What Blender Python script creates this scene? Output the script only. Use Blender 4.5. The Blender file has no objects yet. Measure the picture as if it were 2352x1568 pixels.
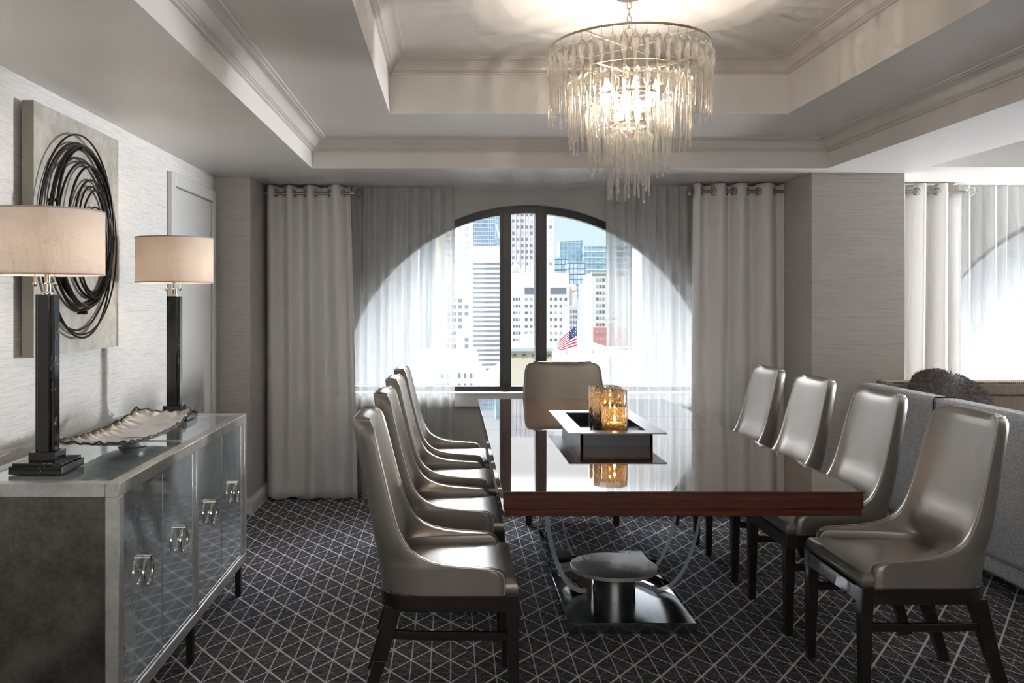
import bpy, math, random
from mathutils import Vector, Matrix
random.seed(7)
PI = math.pi
F, VX, VY, H = 2000.0, 1037.0, 690.0, 1.42      # focal length in px, vanishing point, eye height
scene = bpy.context.scene
COL = scene.collection
ORG = {}

def PX(px, Y): return (px - VX) * Y / F
def PZ(py, Y): return H + (VY - py) * Y / F

# ------------------------------------------------------------------ mesh helpers
class MB:
    def __init__(s): s.v = []; s.f = []; s.mi = []
    def add(s, vs, fs, mi=0):
        n = len(s.v); s.v += [tuple(p) for p in vs]
        s.f += [tuple(n + i for i in f) for f in fs]; s.mi += [mi] * len(fs); return s
    def box(s, x0, x1, y0, y1, z0, z1, mi=0):
        v = [(x0,y0,z0),(x1,y0,z0),(x1,y1,z0),(x0,y1,z0),(x0,y0,z1),(x1,y0,z1),(x1,y1,z1),(x0,y1,z1)]
        return s.add(v, [(0,3,2,1),(4,5,6,7),(0,1,5,4),(1,2,6,5),(2,3,7,6),(3,0,4,7)], mi)
    def bar(s, a, b, wa, wb, mi=0):
        """four sided bar between the rectangles centred at a (size wa) and b (size wb), both level"""
        vs = []
        for (c, w) in ((a, wa), (b, wb)):
            for sx, sy in ((-1,-1),(1,-1),(1,1),(-1,1)):
                vs.append((c[0] + sx*w[0]/2, c[1] + sy*w[1]/2, c[2]))
        return s.add(vs, [(0,3,2,1),(4,5,6,7),(0,1,5,4),(1,2,6,5),(2,3,7,6),(3,0,4,7)], mi)
    def prism(s, pts, z0, z1, mi=0):
        n = len(pts)
        vs = [(x,y,z0) for x,y in pts] + [(x,y,z1) for x,y in pts]
        fs = [tuple(range(n-1,-1,-1)), tuple(range(n,2*n))] + [(i,(i+1)%n,n+(i+1)%n,n+i) for i in range(n)]
        return s.add(vs, fs, mi)
    def tube(s, pts, r, n=8, closed=False, caps=True, mi=0):
        P = [Vector(p) for p in pts]; m = len(P); rings = []
        R = r if isinstance(r, (list, tuple)) else [r]*m
        t0 = (P[1]-P[0]).normalized()
        ref = Vector((0,0,1)) if abs(t0.z) < .9 else Vector((1,0,0))
        u = (ref - t0*ref.dot(t0)).normalized()
        for i in range(m):
            if closed: t = P[(i+1)%m]-P[i-1]
            else: t = P[min(i+1,m-1)]-P[max(i-1,0)]
            if t.length < 1e-9: t = t0.copy()
            t.normalize(); u = (u - t*u.dot(t))
            if u.length < 1e-6: u = t.orthogonal()
            u.normalize(); w = t.cross(u)
            rings.append([P[i] + (u*math.cos(2*PI*k/n) + w*math.sin(2*PI*k/n))*R[i] for k in range(n)])
        vs = [p for ring in rings for p in ring]; fs = []
        for i in range(m if closed else m-1):
            j = (i+1) % m
            for k in range(n): fs.append((i*n+k, i*n+(k+1)%n, j*n+(k+1)%n, j*n+k))
        if caps and not closed: fs += [tuple(range(n-1,-1,-1)), tuple((m-1)*n+k for k in range(n))]
        return s.add(vs, fs, mi)
    def lathe(s, prof, c=(0,0,0), n=24, mi=0, capb=False, capt=False):
        vs = []; fs = []; m = len(prof)
        for r, z in prof:
            for k in range(n):
                a = 2*PI*k/n; vs.append((c[0]+r*math.cos(a), c[1]+r*math.sin(a), c[2]+z))
        for i in range(m-1):
            for k in range(n): fs.append((i*n+k, i*n+(k+1)%n, (i+1)*n+(k+1)%n, (i+1)*n+k))
        if capb: fs.append(tuple(range(n-1,-1,-1)))
        if capt: fs.append(tuple((m-1)*n+k for k in range(n)))
        return s.add(vs, fs, mi)
    def grid(s, rows, closed=False, mi=0, flip=False):
        n = len(rows[0]); vs = [p for r in rows for p in r]; fs = []
        for i in range(len(rows)-1):
            for k in range(n if closed else n-1):
                q = (i*n+k, i*n+(k+1)%n, (i+1)*n+(k+1)%n, (i+1)*n+k)
                fs.append(q[::-1] if flip else q)
        return s.add(vs, fs, mi)
    def build(s, name, mat, parent=None, smooth=False, world=True, angle=38):
        off = ORG.get(parent.name, Vector()) if (parent and world) else Vector()
        me = bpy.data.meshes.new(name)
        me.from_pydata([Vector(p)-off for p in s.v], [], s.f)
        for m in (mat if isinstance(mat, (list, tuple)) else [mat]): me.materials.append(m)
        if any(s.mi): me.polygons.foreach_set('material_index', s.mi)
        me.update()
        if smooth:
            me.shade_smooth(); me.set_sharp_from_angle(angle=math.radians(angle))
        o = bpy.data.objects.new(name, me); COL.objects.link(o)
        if parent: o.parent = parent; ORG[o.name] = off
        return o

def bevel(o, w=.004, seg=2):
    m = o.modifiers.new('edge', 'BEVEL'); m.width = w; m.segments = seg; m.limit_method = 'ANGLE'; m.angle_limit = math.radians(40)
    o.data.shade_smooth(); o.data.set_sharp_from_angle(angle=math.radians(50)); return o

def tag(o, label, cat, group=None, kind=None):
    o['label'] = label; o['category'] = cat
    if group: o['group'] = group
    if kind: o['kind'] = kind
    return o
def thing(name, label, cat, loc=(0,0,0), rz=0, group=None):
    o = bpy.data.objects.new(name, None); COL.objects.link(o); o.empty_display_size = .05
    o.location = loc; o.rotation_euler = (0,0,rz); ORG[o.name] = Vector(loc)
    return tag(o, label, cat, group)
def struct(name, mb, mat, smooth=False, parent=None):
    o = mb.build(name, mat, parent, smooth)
    if not parent: o['kind'] = 'structure'
    return o
def copy_tree(o, parent=None):
    c = o.copy(); COL.objects.link(c)
    if parent: c.parent = parent
    for ch in list(o.children): copy_tree(ch, c)
    return c

# ------------------------------------------------------------------ materials
class NT:
    def __init__(s, name):
        s.m = bpy.data.materials.new(name); s.m.use_nodes = True; s.t = s.m.node_tree; s.t.nodes.clear()
        s.out = s.t.nodes.new('ShaderNodeOutputMaterial')
    def n(s, typ, **kw):
        nd = s.t.nodes.new('ShaderNode'+typ)
        for k, v in kw.items(): setattr(nd, k, v)
        return nd
    def put(s, sock, v):
        if hasattr(v, 'links') or isinstance(v, bpy.types.NodeSocket): s.t.links.new(v, sock)
        elif isinstance(v, (tuple, list)) and len(v) == 3 and sock.type == 'RGBA': sock.default_value = (*v, 1)
        else: sock.default_value = v
    def M(s, op, a, b=None, c=None, clamp=False):
        nd = s.n('Math', operation=op, use_clamp=clamp)
        for i, v in enumerate((a, b, c)):
            if v is not None: s.put(nd.inputs[i], v)
        return nd.outputs[0]
    def coord(s, scale=(1,1,1), out='Object'):
        tc = s.n('TexCoord'); mp = s.n('Mapping'); mp.inputs['Scale'].default_value = scale
        s.t.links.new(tc.outputs[out], mp.inputs[0]); return mp.outputs[0]
    def noise(s, vec, scale=5, detail=3, rough=.5, dist=0):
        nd = s.n('TexNoise'); s.put(nd.inputs['Vector'], vec); nd.inputs['Scale'].default_value = scale
        nd.inputs['Detail'].default_value = detail; nd.inputs['Roughness'].default_value = rough; nd.inputs['Distortion'].default_value = dist
        return nd.outputs[0]
    def ramp(s, fac, stops):
        nd = s.n('ValToRGB'); s.put(nd.inputs[0], fac); e = nd.color_ramp.elements
        while len(e) < len(stops): e.new(.5)
        for i, (p, c) in enumerate(stops): e[i].position = p; e[i].color = (*c, 1)
        return nd.outputs[0]
    def mix(s, fac, a, b):
        nd = s.n('Mix', data_type='RGBA'); s.put(nd.inputs[0], fac); s.put(nd.inputs[6], a); s.put(nd.inputs[7], b); return nd.outputs[2]
    def bump(s, h, strength=.3, dist=.01):
        nd = s.n('Bump'); s.put(nd.inputs['Height'], h); nd.inputs['Strength'].default_value = strength; nd.inputs['Distance'].default_value = dist; return nd.outputs[0]
    def P(s, color=(.5,.5,.5), rough=.5, metal=0, **kw):
        b = s.n('BsdfPrincipled'); s.put(b.inputs['Base Color'], color); s.put(b.inputs['Roughness'], rough); s.put(b.inputs['Metallic'], metal)
        for k, v in kw.items(): s.put(b.inputs[k.replace('_', ' ')], v)
        return b
    def end(s, sh): s.t.links.new(sh.outputs[0] if hasattr(sh, 'outputs') else sh, s.out.inputs[0]); return s.m
    def mixs(s, fac, a, b):
        nd = s.n('MixShader'); s.put(nd.inputs[0], fac)
        s.t.links.new(a.outputs[0], nd.inputs[1]); s.t.links.new(b.outputs[0], nd.inputs[2]); return nd

def plain(name, color, rough=.5, metal=0, **kw):
    t = NT(name); return t.end(t.P(color, rough, metal, **kw))

def m_wallpaper(name, base):
    t = NT(name); v = t.coord((4.5, 4.5, 240))
    a = t.noise(v, 1, 4, .65); b = t.noise(t.coord((16, 16, 600)), 1, 2, .6); c = t.noise(t.coord((1,1,1)), 1.6, 2)
    f = t.M('ADD', t.M('MULTIPLY', a, .6), t.M('MULTIPLY', b, .4))
    lo = tuple(x*.70 for x in base); hi = tuple(min(1, x*1.10) for x in base)
    col = t.ramp(f, [(.34, lo), (.5, base), (.68, hi)])
    return t.end(t.P(col, .62, Normal=t.bump(f, .25, .004)))

def m_paint(name, c, rough=.5):
    t = NT(name); f = t.noise(t.coord(), 3, 3)
    return t.end(t.P(t.mix(f, tuple(x*.96 for x in c), c), rough))

def m_carpet():
    t = NT('patterned carpet'); tc = t.n('TexCoord'); sp = t.n('SeparateXYZ'); t.t.links.new(tc.outputs['Object'], sp.inputs[0])
    X, Y = sp.outputs[0], sp.outputs[1]
    wob = t.noise(t.coord((60,60,1)), 3, 2)
    Xw = t.M('ADD', X, t.M('MULTIPLY', t.M('SUBTRACT', wob, .5), .004))
    def fam(x0, y0, thick_plus):
        u = t.M('DIVIDE', t.M('SUBTRACT', Xw, x0), .0775); v = t.M('DIVIDE', t.M('SUBTRACT', Y, y0), .1017)
        def line(ph, unit, w):        # ph: whole numbers on the lines; unit: metres between them
            d = t.M('MULTIPLY', t.M('ABSOLUTE', t.M('SUBTRACT', t.M('FRACT', t.M('ADD', ph, .5)), .5)), unit)
            return t.M('SUBTRACT', 1, t.M('DIVIDE', t.M('SUBTRACT', d, w*.5), .0016), clamp=True)
        pl = t.M('MULTIPLY', t.M('ADD', u, v), .5); mi = t.M('MULTIPLY', t.M('SUBTRACT', u, v), .5)
        a, b = (pl, mi) if thick_plus else (mi, pl)
        A = line(a, .1232, .0074); B = line(b, .1232, .0048); V = line(u, .0775, .0034)
        dash = t.M('GREATER_THAN', t.noise(t.coord((90,90,1)), 1.5, 1), .47)
        fa = t.M('MULTIPLY', line(t.M('ADD', a, .5), .1232, .0011), t.M('MULTIPLY', dash, .6))
        fb = t.M('MULTIPLY', line(t.M('ADD', b, .5), .1232, .0011), t.M('MULTIPLY', dash, .6))
        hz = t.M('MULTIPLY', line(v, .1017, .0004), .35)
        r = t.M('MAXIMUM', A, B)
        for q in (t.M('MULTIPLY', V, .85), fa, fb, hz): r = t.M('MAXIMUM', r, q)
        return r
    L = fam(-.8556, 4.1528, True); R = fam(.5566, 3.5945, False)
    left = t.M('LESS_THAN', X, .06)
    ln = t.M('ADD', t.M('MULTIPLY', L, left), t.M('MULTIPLY', R, t.M('SUBTRACT', 1, left)))
    st = t.noise(t.coord((7, 260, 1)), 1, 3, .7)
    st2 = t.noise(t.coord((25, 520, 1)), 1, 2, .7)
    base = t.ramp(t.M('ADD', t.M('MULTIPLY', st, .6), t.M('MULTIPLY', st2, .4)), [(.36, (.022,.022,.027)), (.5, (.068,.066,.076)), (.66, (.36,.355,.375))])
    pile = t.noise(t.coord((400,400,1)), 1, 2)
    lc = t.ramp(pile, [(.3, (.74,.73,.72)), (.7, (.90,.89,.88))])
    return t.end(t.P(t.mix(ln, base, lc), .92, Normal=t.bump(t.M('ADD', ln, pile), .35, .004), Specular_IOR_Level=.12))

def m_marble():
    t = NT('black marble'); v = t.coord((1,1,.55))
    n = t.noise(v, 5.5, 5, .55, .6); ve = t.M('SUBTRACT', 1, t.M('DIVIDE', t.M('ABSOLUTE', t.M('SUBTRACT', n, .56)), .0045), clamp=True)
    msk = t.M('GREATER_THAN', t.noise(t.coord(), 7, 1), .5)
    return t.end(t.P(t.mix(t.M('MULTIPLY', ve, t.M('MULTIPLY', msk, .6)), (.010,.010,.009), (.5,.47,.42)), .10, Specular_IOR_Level=.6))

def m_mirror():
    t = NT('antique mirror'); n = t.noise(t.coord((1,3.2,3.2)), 3.5, 6, .65, .4); s = t.noise(t.coord((2,2,2)), 60, 3)
    col = t.ramp(t.M('ADD', t.M('MULTIPLY', n, .75), t.M('MULTIPLY', s, .25)), [(.3, (.56,.62,.66)), (.5, (.74,.81,.85)), (.7, (.88,.93,.96))])
    return t.end(t.P(col, t.M('ADD', .025, t.M('MULTIPLY', n, .06)), .68))

def m_leaf(name, lo, hi, rough, metal=.85):
    t = NT(name); n = t.noise(t.coord(), 9, 6, .65); s = t.noise(t.coord(), 70, 3)
    f = t.M('ADD', t.M('MULTIPLY', n, .7), t.M('MULTIPLY', s, .3))
    return t.end(t.P(t.ramp(f, [(.35, lo), (.65, hi)]), t.M('ADD', rough, t.M('MULTIPLY', s, .14)), metal))

def m_leather():
    t = NT('metallic taupe leather'); g = t.noise(t.coord(), 320, 2); n = t.noise(t.coord(), 6, 2)
    return t.end(t.P(t.mix(n, (.255,.228,.200), (.315,.283,.250)), t.M('ADD', .31, t.M('MULTIPLY', n, .10)), .62, Normal=t.bump(g, .10, .002)))

def m_wood(name, lo, hi, rough=.3, coat=0, scale=(1,12,12), spec=.5):
    t = NT(name); n = t.noise(t.coord(scale), 3, 5, .6, .8)
    return t.end(t.P(t.ramp(n, [(.3, lo), (.7, hi)]), rough, 0, Coat_Weight=coat, Coat_Roughness=.02, Specular_IOR_Level=spec))

def m_tabletop():
    t = NT('polished mahogany'); n = t.noise(t.coord((14,1.2,1.2)), 2.2, 5, .6, .8)
    # hairline scratches in the varnish
    w = t.n('TexVoronoi', feature='DISTANCE_TO_EDGE'); t.put(w.inputs['Vector'], t.coord((1,1,1))); w.inputs['Scale'].default_value = 14
    sc = t.M('MULTIPLY', t.M('LESS_THAN', w.outputs[0], .006), t.M('GREATER_THAN', t.noise(t.coord(), 20, 1), .56))
    col = t.mix(t.M('MULTIPLY', sc, .10), t.ramp(n, [(.3, (.040,.0125,.0065)), (.7, (.085,.028,.013))]), (.5,.5,.5))
    return t.end(t.P(col, .035, 0, IOR=1.75, Coat_Weight=.85, Coat_Roughness=.015, Coat_IOR=1.7))

def m_sheer(name, alpha):
    t = NT(name); v = t.n('TexCoord').outputs['Object']
    n = t.noise(t.coord((150,20,6)), 1, 3, .6); w = t.noise(t.coord((260,20,300)), 1, 1)
    f = t.M('ADD', alpha, t.M('MULTIPLY', t.M('SUBTRACT', t.M('ADD', t.M('MULTIPLY', n, .6), t.M('MULTIPLY', w, .4)), .5), .55), clamp=True)
    d = t.n('BsdfDiffuse'); d.inputs[0].default_value = (.80,.80,.78,1)
    tr = t.n('BsdfTranslucent'); tr.inputs[0].default_value = (.42,.425,.42,1)
    return t.end(t.mixs(f, t.n('BsdfTransparent'), t.mixs(.42, d, tr)))

def m_cloth(name, c, trans=.25):
    t = NT(name); n = t.noise(t.coord((260,260,260)), 1, 2); c2 = tuple(x*.9 for x in c)
    d = t.n('BsdfDiffuse'); t.put(d.inputs[0], t.mix(n, c2, c)); tr = t.n('BsdfTranslucent'); t.put(tr.inputs[0], c)
    return t.end(t.mixs(trans, d, tr))

def m_clear(name, tint, fac, ior=1.45, rough=0, bub=False, body=None, bodyfac=0):
    t = NT(name); tr = t.n('BsdfTransparent'); tr.inputs[0].default_value = (*tint, 1)
    g = t.n('BsdfGlass'); g.inputs['Color'].default_value = (*tint, 1); g.inputs['IOR'].default_value = ior; g.inputs['Roughness'].default_value = rough
    if bub:
        w = t.n('TexVoronoi'); t.put(w.inputs['Vector'], t.coord()); w.inputs['Scale'].default_value = 95
        t.put(g.inputs['Normal'], t.bump(t.M('SUBTRACT', .35, w.outputs[0], clamp=True), 1.0, .02))
    sh = t.mixs(fac, tr, g)
    if body:
        d = t.n('BsdfDiffuse'); d.inputs[0].default_value = (*body, 1); tl = t.n('BsdfTranslucent'); tl.inputs[0].default_value = (*body, 1)
        sh = t.mixs(bodyfac, sh, t.mixs(.5, d, tl))
    return t.end(sh)

def m_smoked():      # bubbled smoky hurricane glass: a tinted, seeded thin wall
    t = NT('seeded smoked glass'); tr = t.n('BsdfTransparent'); w = t.n('TexVoronoi'); t.put(w.inputs['Vector'], t.coord()); w.inputs['Scale'].default_value = 85
    b = t.M('LESS_THAN', w.outputs[0], .27)
    t.put(tr.inputs[0], t.mix(b, (.60,.56,.52), (.95,.88,.78)))
    g = t.n('BsdfGlossy'); g.inputs['Roughness'].default_value = .06; g.inputs[0].default_value = (.85,.87,.88,1)
    tl = t.n('BsdfTranslucent'); tl.inputs[0].default_value = (.75,.66,.55,1)
    fr = t.n('Fresnel'); fr.inputs[0].default_value = 1.5
    t.put(fr.inputs['Normal'], t.bump(t.M('SUBTRACT', .3, w.outputs[0], clamp=True), .8, .01))
    a = t.mixs(fr.outputs[0], tr, g)
    return t.end(t.mixs(t.M('ADD', .10, t.M('MULTIPLY', b, .35)), a, tl))

def m_acr():
    t = NT('clear acrylic'); g = t.n('BsdfGlossy'); g.inputs['Roughness'].default_value = .02; fr = t.n('Fresnel'); fr.inputs[0].default_value = 1.17
    tr = t.n('BsdfTransparent'); tr.inputs[0].default_value = (.93,.95,.96,1)
    return t.end(t.mixs(fr.outputs[0], tr, g))

def m_pane():
    t = NT('window glass'); g = t.n('BsdfGlossy'); g.inputs['Roughness'].default_value = 0
    fr = t.n('Fresnel'); fr.inputs[0].default_value = 1.25
    return t.end(t.mixs(fr.outputs[0], t.n('BsdfTransparent'), g))

def m_emit(name, c, s, fac=None):
    t = NT(name); e = t.n('Emission'); e.inputs[0].default_value = (*c, 1); e.inputs[1].default_value = s
    if fac is None: return t.end(e)
    return t.end(t.mixs(fac, t.n('BsdfTransparent'), e))

def m_weave(name, lo, hi, sc=(90,90,260)):
    t = NT(name); n = t.noise(t.coord(sc), 1, 3, .7); m = t.noise(t.coord((40,40,500)), 1, 1)
    f = t.M('ADD', t.M('MULTIPLY', n, .6), t.M('MULTIPLY', m, .4))
    return t.end(t.P(t.ramp(f, [(.38, lo), (.6, hi)]), .9, Normal=t.bump(f, .4, .004), Specular_IOR_Level=.2))

MAT = dict(
    carpet=m_carpet(), paper=m_wallpaper('grasscloth wallpaper', (.74,.735,.715)), paper2=m_wallpaper('grasscloth wallpaper column', (.50,.475,.44)),  # one wallpaper; paper is lightened in place of light on the left wall
    ceil=m_paint('ceiling paint', (.72,.695,.67), .42), trim=m_paint('trim paint', (.76,.75,.73), .28), crown=m_paint('crown paint', (.61,.575,.54), .22),
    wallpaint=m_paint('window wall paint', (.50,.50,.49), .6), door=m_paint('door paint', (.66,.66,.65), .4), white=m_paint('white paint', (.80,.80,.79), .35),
    leather=m_leather(), piping=plain('piping leather', (.40,.36,.31), .35, .6), thread=plain('stitching', (.13,.11,.09), .6),
    legwood=m_wood('espresso wood', (.007,.004,.003), (.020,.011,.008), .28, .25), top=m_tabletop(), apron=m_wood('mahogany edge', (.045,.009,.003), (.115,.024,.007), .22, .4, (1.2,14,30)),
    steel=plain('blackened steel', (.26,.265,.27), .20, 1.0), disc=plain('brushed steel', (.80,.80,.81), .46, 1.0, Anisotropic=.5), acrylic=m_acr(), acredge=m_clear('polished acrylic edge', (.95,.97,.98), .45, 1.45, 0, body=(.88,.91,.92), bodyfac=.55),  # acredge: inner gleam of the edges put in as a pale body colour
    mirror=m_mirror(), sleaf=m_leaf('silver leaf', (.46,.45,.42), (.70,.69,.66), .27, .62), sleaf2=m_leaf('tarnished silver leaf', (.10,.094,.084), (.23,.21,.187), .06),
    chrome=plain('polished nickel', (.72,.68,.60), .10, 1.0), nickel=plain('brushed nickel', (.42,.38,.33), .28, 1.0), iron=plain('dark iron wire', (.022,.018,.016), .32, .6),
    marble=m_marble(), shade=m_cloth('lamp shade linen', (.86,.79,.73), .42), shadetrim=m_cloth('lamp shade trim', (.62,.50,.43), .2),
    canvas=m_leaf('silver plaster canvas', (.36,.345,.30), (.62,.60,.55), .42, .25), canvas_edge=plain('canvas edge', (.24,.22,.185), .5, .3),
    curtain=m_cloth('linen curtain', (.92,.905,.89), .14), sheer=m_sheer('sheer curtain', .74), bronze=plain('bronze window frame', (.007,.006,.005), .3, .2),
    pane=m_pane(), crystal=m_clear('crystal', (.96,.97,.97), .8, 1.45), dropglass=m_clear('blown glass', (.99,.98,.955), .5, 1.42, .01, body=(.98,.94,.86), bodyfac=.025),
    gold=plain('champagne metal', (.66,.56,.44), .26, 1.0), bulb=m_emit('bulb glow', (1,.82,.58), 14, .8), tray=plain('pewter tray', (.17,.17,.185), .34, .7),
    traydark=plain('tray box', (.035,.035,.037), .28, .6), navy=plain('navy lining', (.010,.012,.045), .35), hurricane=m_smoked(), wax=plain('candle wax', (.85,.62,.34), .5, 0, Subsurface_Weight=.4),
    flame=m_emit('flame', (1,.62,.20), 60), bowl=m_leaf('pitted silver', (.30,.30,.295), (.58,.58,.575), .30), bowledge=plain('bowl rim', (.06,.045,.035), .5, .5),
    sofa=m_weave('grey sofa tweed', (.27,.28,.30), (.60,.61,.63)), sofabrown=m_weave('brown sofa tweed', (.16,.125,.095), (.34,.27,.21), (220,220,320)), fur=plain('faux fur', (.085,.070,.062), .75, 0, Sheen_Weight=.5),
    fur2=plain('faux fur tips', (.23,.195,.17), .7), stitch=plain('whip stitch', (.05,.035,.025), .8), black=plain('black', (.01,.01,.01), .4),
)

# ------------------------------------------------------------------ the room
XL, XR, YB, YF, ZC = -1.585, 7.2, -2.6, 6.45, 2.246
T1 = (-.872, 2.35, 1.90, 5.44); Z1 = 2.425
T2 = (-.333, 1.81, 2.70, 4.685); Z2 = 2.71
T3 = (2.95, 6.6, 0.2, 5.40); Z3 = 2.43
f = MB(); f.box(XL-.1, XR+.1, YB-.1, YF+.2, -.05, 0); struct('floor', f, MAT['carpet'])

def rect_with_holes(mb, x0, x1, y0, y1, z, holes):
    xs = sorted({x0, x1, *[h[0] for h in holes], *[h[1] for h in holes]}); ys = sorted({y0, y1, *[h[2] for h in holes], *[h[3] for h in holes]})
    for i in range(len(xs)-1):
        for j in range(len(ys)-1):
            cx, cy = (xs[i]+xs[i+1])/2, (ys[j]+ys[j+1])/2
            if any(h[0] < cx < h[1] and h[2] < cy < h[3] for h in holes): continue
            mb.add([(xs[i],ys[j],z),(xs[i],ys[j+1],z),(xs[i+1],ys[j+1],z),(xs[i+1],ys[j],z)], [(0,1,2,3)])
def well(mb, t, z0, z1):
    x0,x1,y0,y1 = t
    P = [(x0,y0),(x1,y0),(x1,y1),(x0,y1)]
    for i in range(4):
        a, b = P[i], P[(i+1)%4]
        mb.add([(*a,z0),(*b,z0),(*b,z1),(*a,z1)], [(0,1,2,3)])
c = MB()
rect_with_holes(c, XL-.05, XR+.05, YB-.05, YF+.3, ZC, [T1, T3]); well(c, T1, ZC, Z1); well(c, T3, ZC, Z3)
rect_with_holes(c, T1[0], T1[1], T1[2], T1[3], Z1, [T2]); well(c, T2, Z1, Z2); rect_with_holes(c, *T2, Z2, []); rect_with_holes(c, *T3, Z3, [])
ceiling = struct('ceiling', c, MAT['ceil'])

def crown(name, t, ztop, prof):
    x0,x1,y0,y1 = t; rows = []
    for d, dz in prof:
        rows.append([(x0+d,y0+d,ztop-dz),(x1-d,y0+d,ztop-dz),(x1-d,y1-d,ztop-dz),(x0+d,y1-d,ztop-dz)])
    m = MB(); m.grid(rows, closed=True); return struct(name, m, MAT['crown'], smooth=True)
def cprof(D, Hh):
    P = [(0,Hh),(.014*D/.1,Hh),(.016*D/.1,Hh*.9),(.024*D/.1,Hh*.86),(.024*D/.1,Hh*.78),(.030*D/.1,Hh*.76)]
    for i in range(13):
        a = i/12; P.append((D*(.30+.50*(a**1.25)), Hh*(.76-.60*(math.sin(a*PI/2)**.9)*1.0)))
    P += [(D*.84,Hh*.15),(D*.84,Hh*.08),(D*.97,Hh*.06),(D,0)]
    return P
crown('trim_1', T1, Z1, cprof(.10, .078)); crown('trim_2', T2, Z2, cprof(.09, .076))

w = MB(); w.box(XL-.1, XL, YB, YF+.2, 0, ZC+.02); struct('wall_left', w, MAT['paper'])
w = MB(); w.box(XR, XR+.1, YB, YF+.2, 0, ZC+.02); struct('wall_right', w, MAT['paper'])
w = MB(); w.box(XL-.1, XR+.1, YB-.1, YB, 0, ZC+.02); struct('wall_front', w, MAT['paper'])
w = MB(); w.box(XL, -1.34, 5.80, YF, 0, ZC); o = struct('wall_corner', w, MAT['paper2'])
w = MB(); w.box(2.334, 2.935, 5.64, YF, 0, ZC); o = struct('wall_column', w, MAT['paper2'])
# window wall with two lunettes
WR, WCZ, SILL = 1.455, .675, .742
WX = [.574, 4.90]
def arch_z(x, cx, R=WR): return WCZ + math.sqrt(max(0, R*R-(x-cx)**2))
HW = math.sqrt(WR*WR-(SILL-WCZ)**2)
w = MB(); TH = .20
edges = []
x = XL
for cx in WX:
    a, b = cx-HW, cx+HW
    w.box(x, a, YF, YF+TH, 0, ZC+.02); w.box(a, b, YF, YF+TH, 0, SILL)
    N = 48; xs = [cx - HW*math.cos(PI*i/N) for i in range(N+1)]
    for i in range(N):
        p, q = xs[i], xs[i+1]; zp, zq = arch_z(p,cx), arch_z(q,cx)
        w.add([(p,YF,zp),(q,YF,zq),(q,YF,ZC+.02),(p,YF,ZC+.02),(p,YF+TH,zp),(q,YF+TH,zq),(q,YF+TH,ZC+.02),(p,YF+TH,ZC+.02)],
              [(0,1,2,3),(7,6,5,4),(0,4,5,1)])
    x = b
w.box(x, XR, YF, YF+TH, 0, ZC+.02)
struct('wall_back', w, MAT['wallpaint'])
for n, cx in enumerate(WX, 1):
    root = thing('window_%d' % n, '', '', (cx, YF+.12, SILL)); del root['label']; del root['category']; root['kind'] = 'structure'
    fr = MB(); N = 48; rows = []
    fw, fd = .055, .07
    y0, y1 = YF+.08, YF+.08+fd
    for i in range(N+1):
        x = cx - HW*math.cos(PI*i/N); z = arch_z(x,cx)
        d = Vector((x-cx, 0, z-WCZ)).normalized(); xi, zi = x-d.x*fw, max(SILL, z-d.z*fw)
        rows.append([(x,y0,z),(xi,y0,zi),(xi,y1,zi),(x,y1,z)])
    fr.grid(rows, closed=True); fr.box(cx-HW, cx+HW, y0, y1, SILL, SILL+.034)
    fr.build('frame', MAT['bronze'], root)
    for (a, b) in ((-.211, -.128), (.053, .137)):
        mu = MB(); zt = min(arch_z(cx+a,cx), arch_z(cx+b,cx))-.02
        mu.box(cx+a, cx+b, YF+.06, y1, SILL, zt); mu.box(cx+a+.02, cx+b-.02, YF+.045, YF+.06, SILL+.03, zt)
        mu.build('mullion', MAT['bronze'], root)
    p = MB(); ring = [(cx - (HW-.02)*math.cos(PI*i/N), YF+.13, arch_z(cx - (HW-.02)*math.cos(PI*i/N), cx)-.02) for i in range(N+1)]
    p.add(ring, [tuple(range(N+1))]); p.build('pane', MAT['pane'], root)
# sill boards and the recessed panel below
m = MB(); m.box(-1.34, 2.334, YF-.045, YF, SILL-.10, SILL-.008); m.box(-1.34, 2.334, YF-.06, YF, SILL-.008, SILL); struct('trim_3', m, MAT['white'])
m = MB(); m.box(2.935, XR, YF-.045, YF, SILL-.10, SILL-.008); m.box(2.935, XR, YF-.06, YF, SILL-.008, SILL); struct('trim_4', m, MAT['white'])
def board(mb, x0,x1,y0,y1):
    mb.box(x0,x1,y0,y1,0,.075); 
def baseboard(name, a, b, n):     # from a to b on the floor plan, n = unit direction into the room
    m = MB(); t = Vector((b[0]-a[0], b[1]-a[1], 0)); N = Vector((n[0], n[1], 0))
    prof = [(0,0),(.018,0),(.018,.075),(.013,.088),(.010,.105),(0,.105)]
    rows = [[Vector((p[0],p[1],0)) + N*d + Vector((0,0,z)) for d, z in prof] for p in (a, b)]
    m.grid(rows, closed=True); m.add(rows[0], [tuple(range(6))]); m.add(rows[1], [tuple(range(5,-1,-1))]); return struct(name, m, MAT['white'])
baseboard('baseboard_corner', (XL,5.80), (-1.34,5.80), (0,-1)); baseboard('baseboard_corner_side', (-1.34,5.80-.018), (-1.34,6.40), (1,0))
baseboard('baseboard_left', (XL,YB), (XL,4.80), (1,0)); baseboard('baseboard_column', (2.334,5.64), (2.935,5.64), (0,-1)); baseboard('baseboard_column_side', (2.334,5.64-.018), (2.334,6.40), (-1,0))
baseboard('baseboard_back', (-1.34,YF), (2.334,YF), (0,-1))
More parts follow.
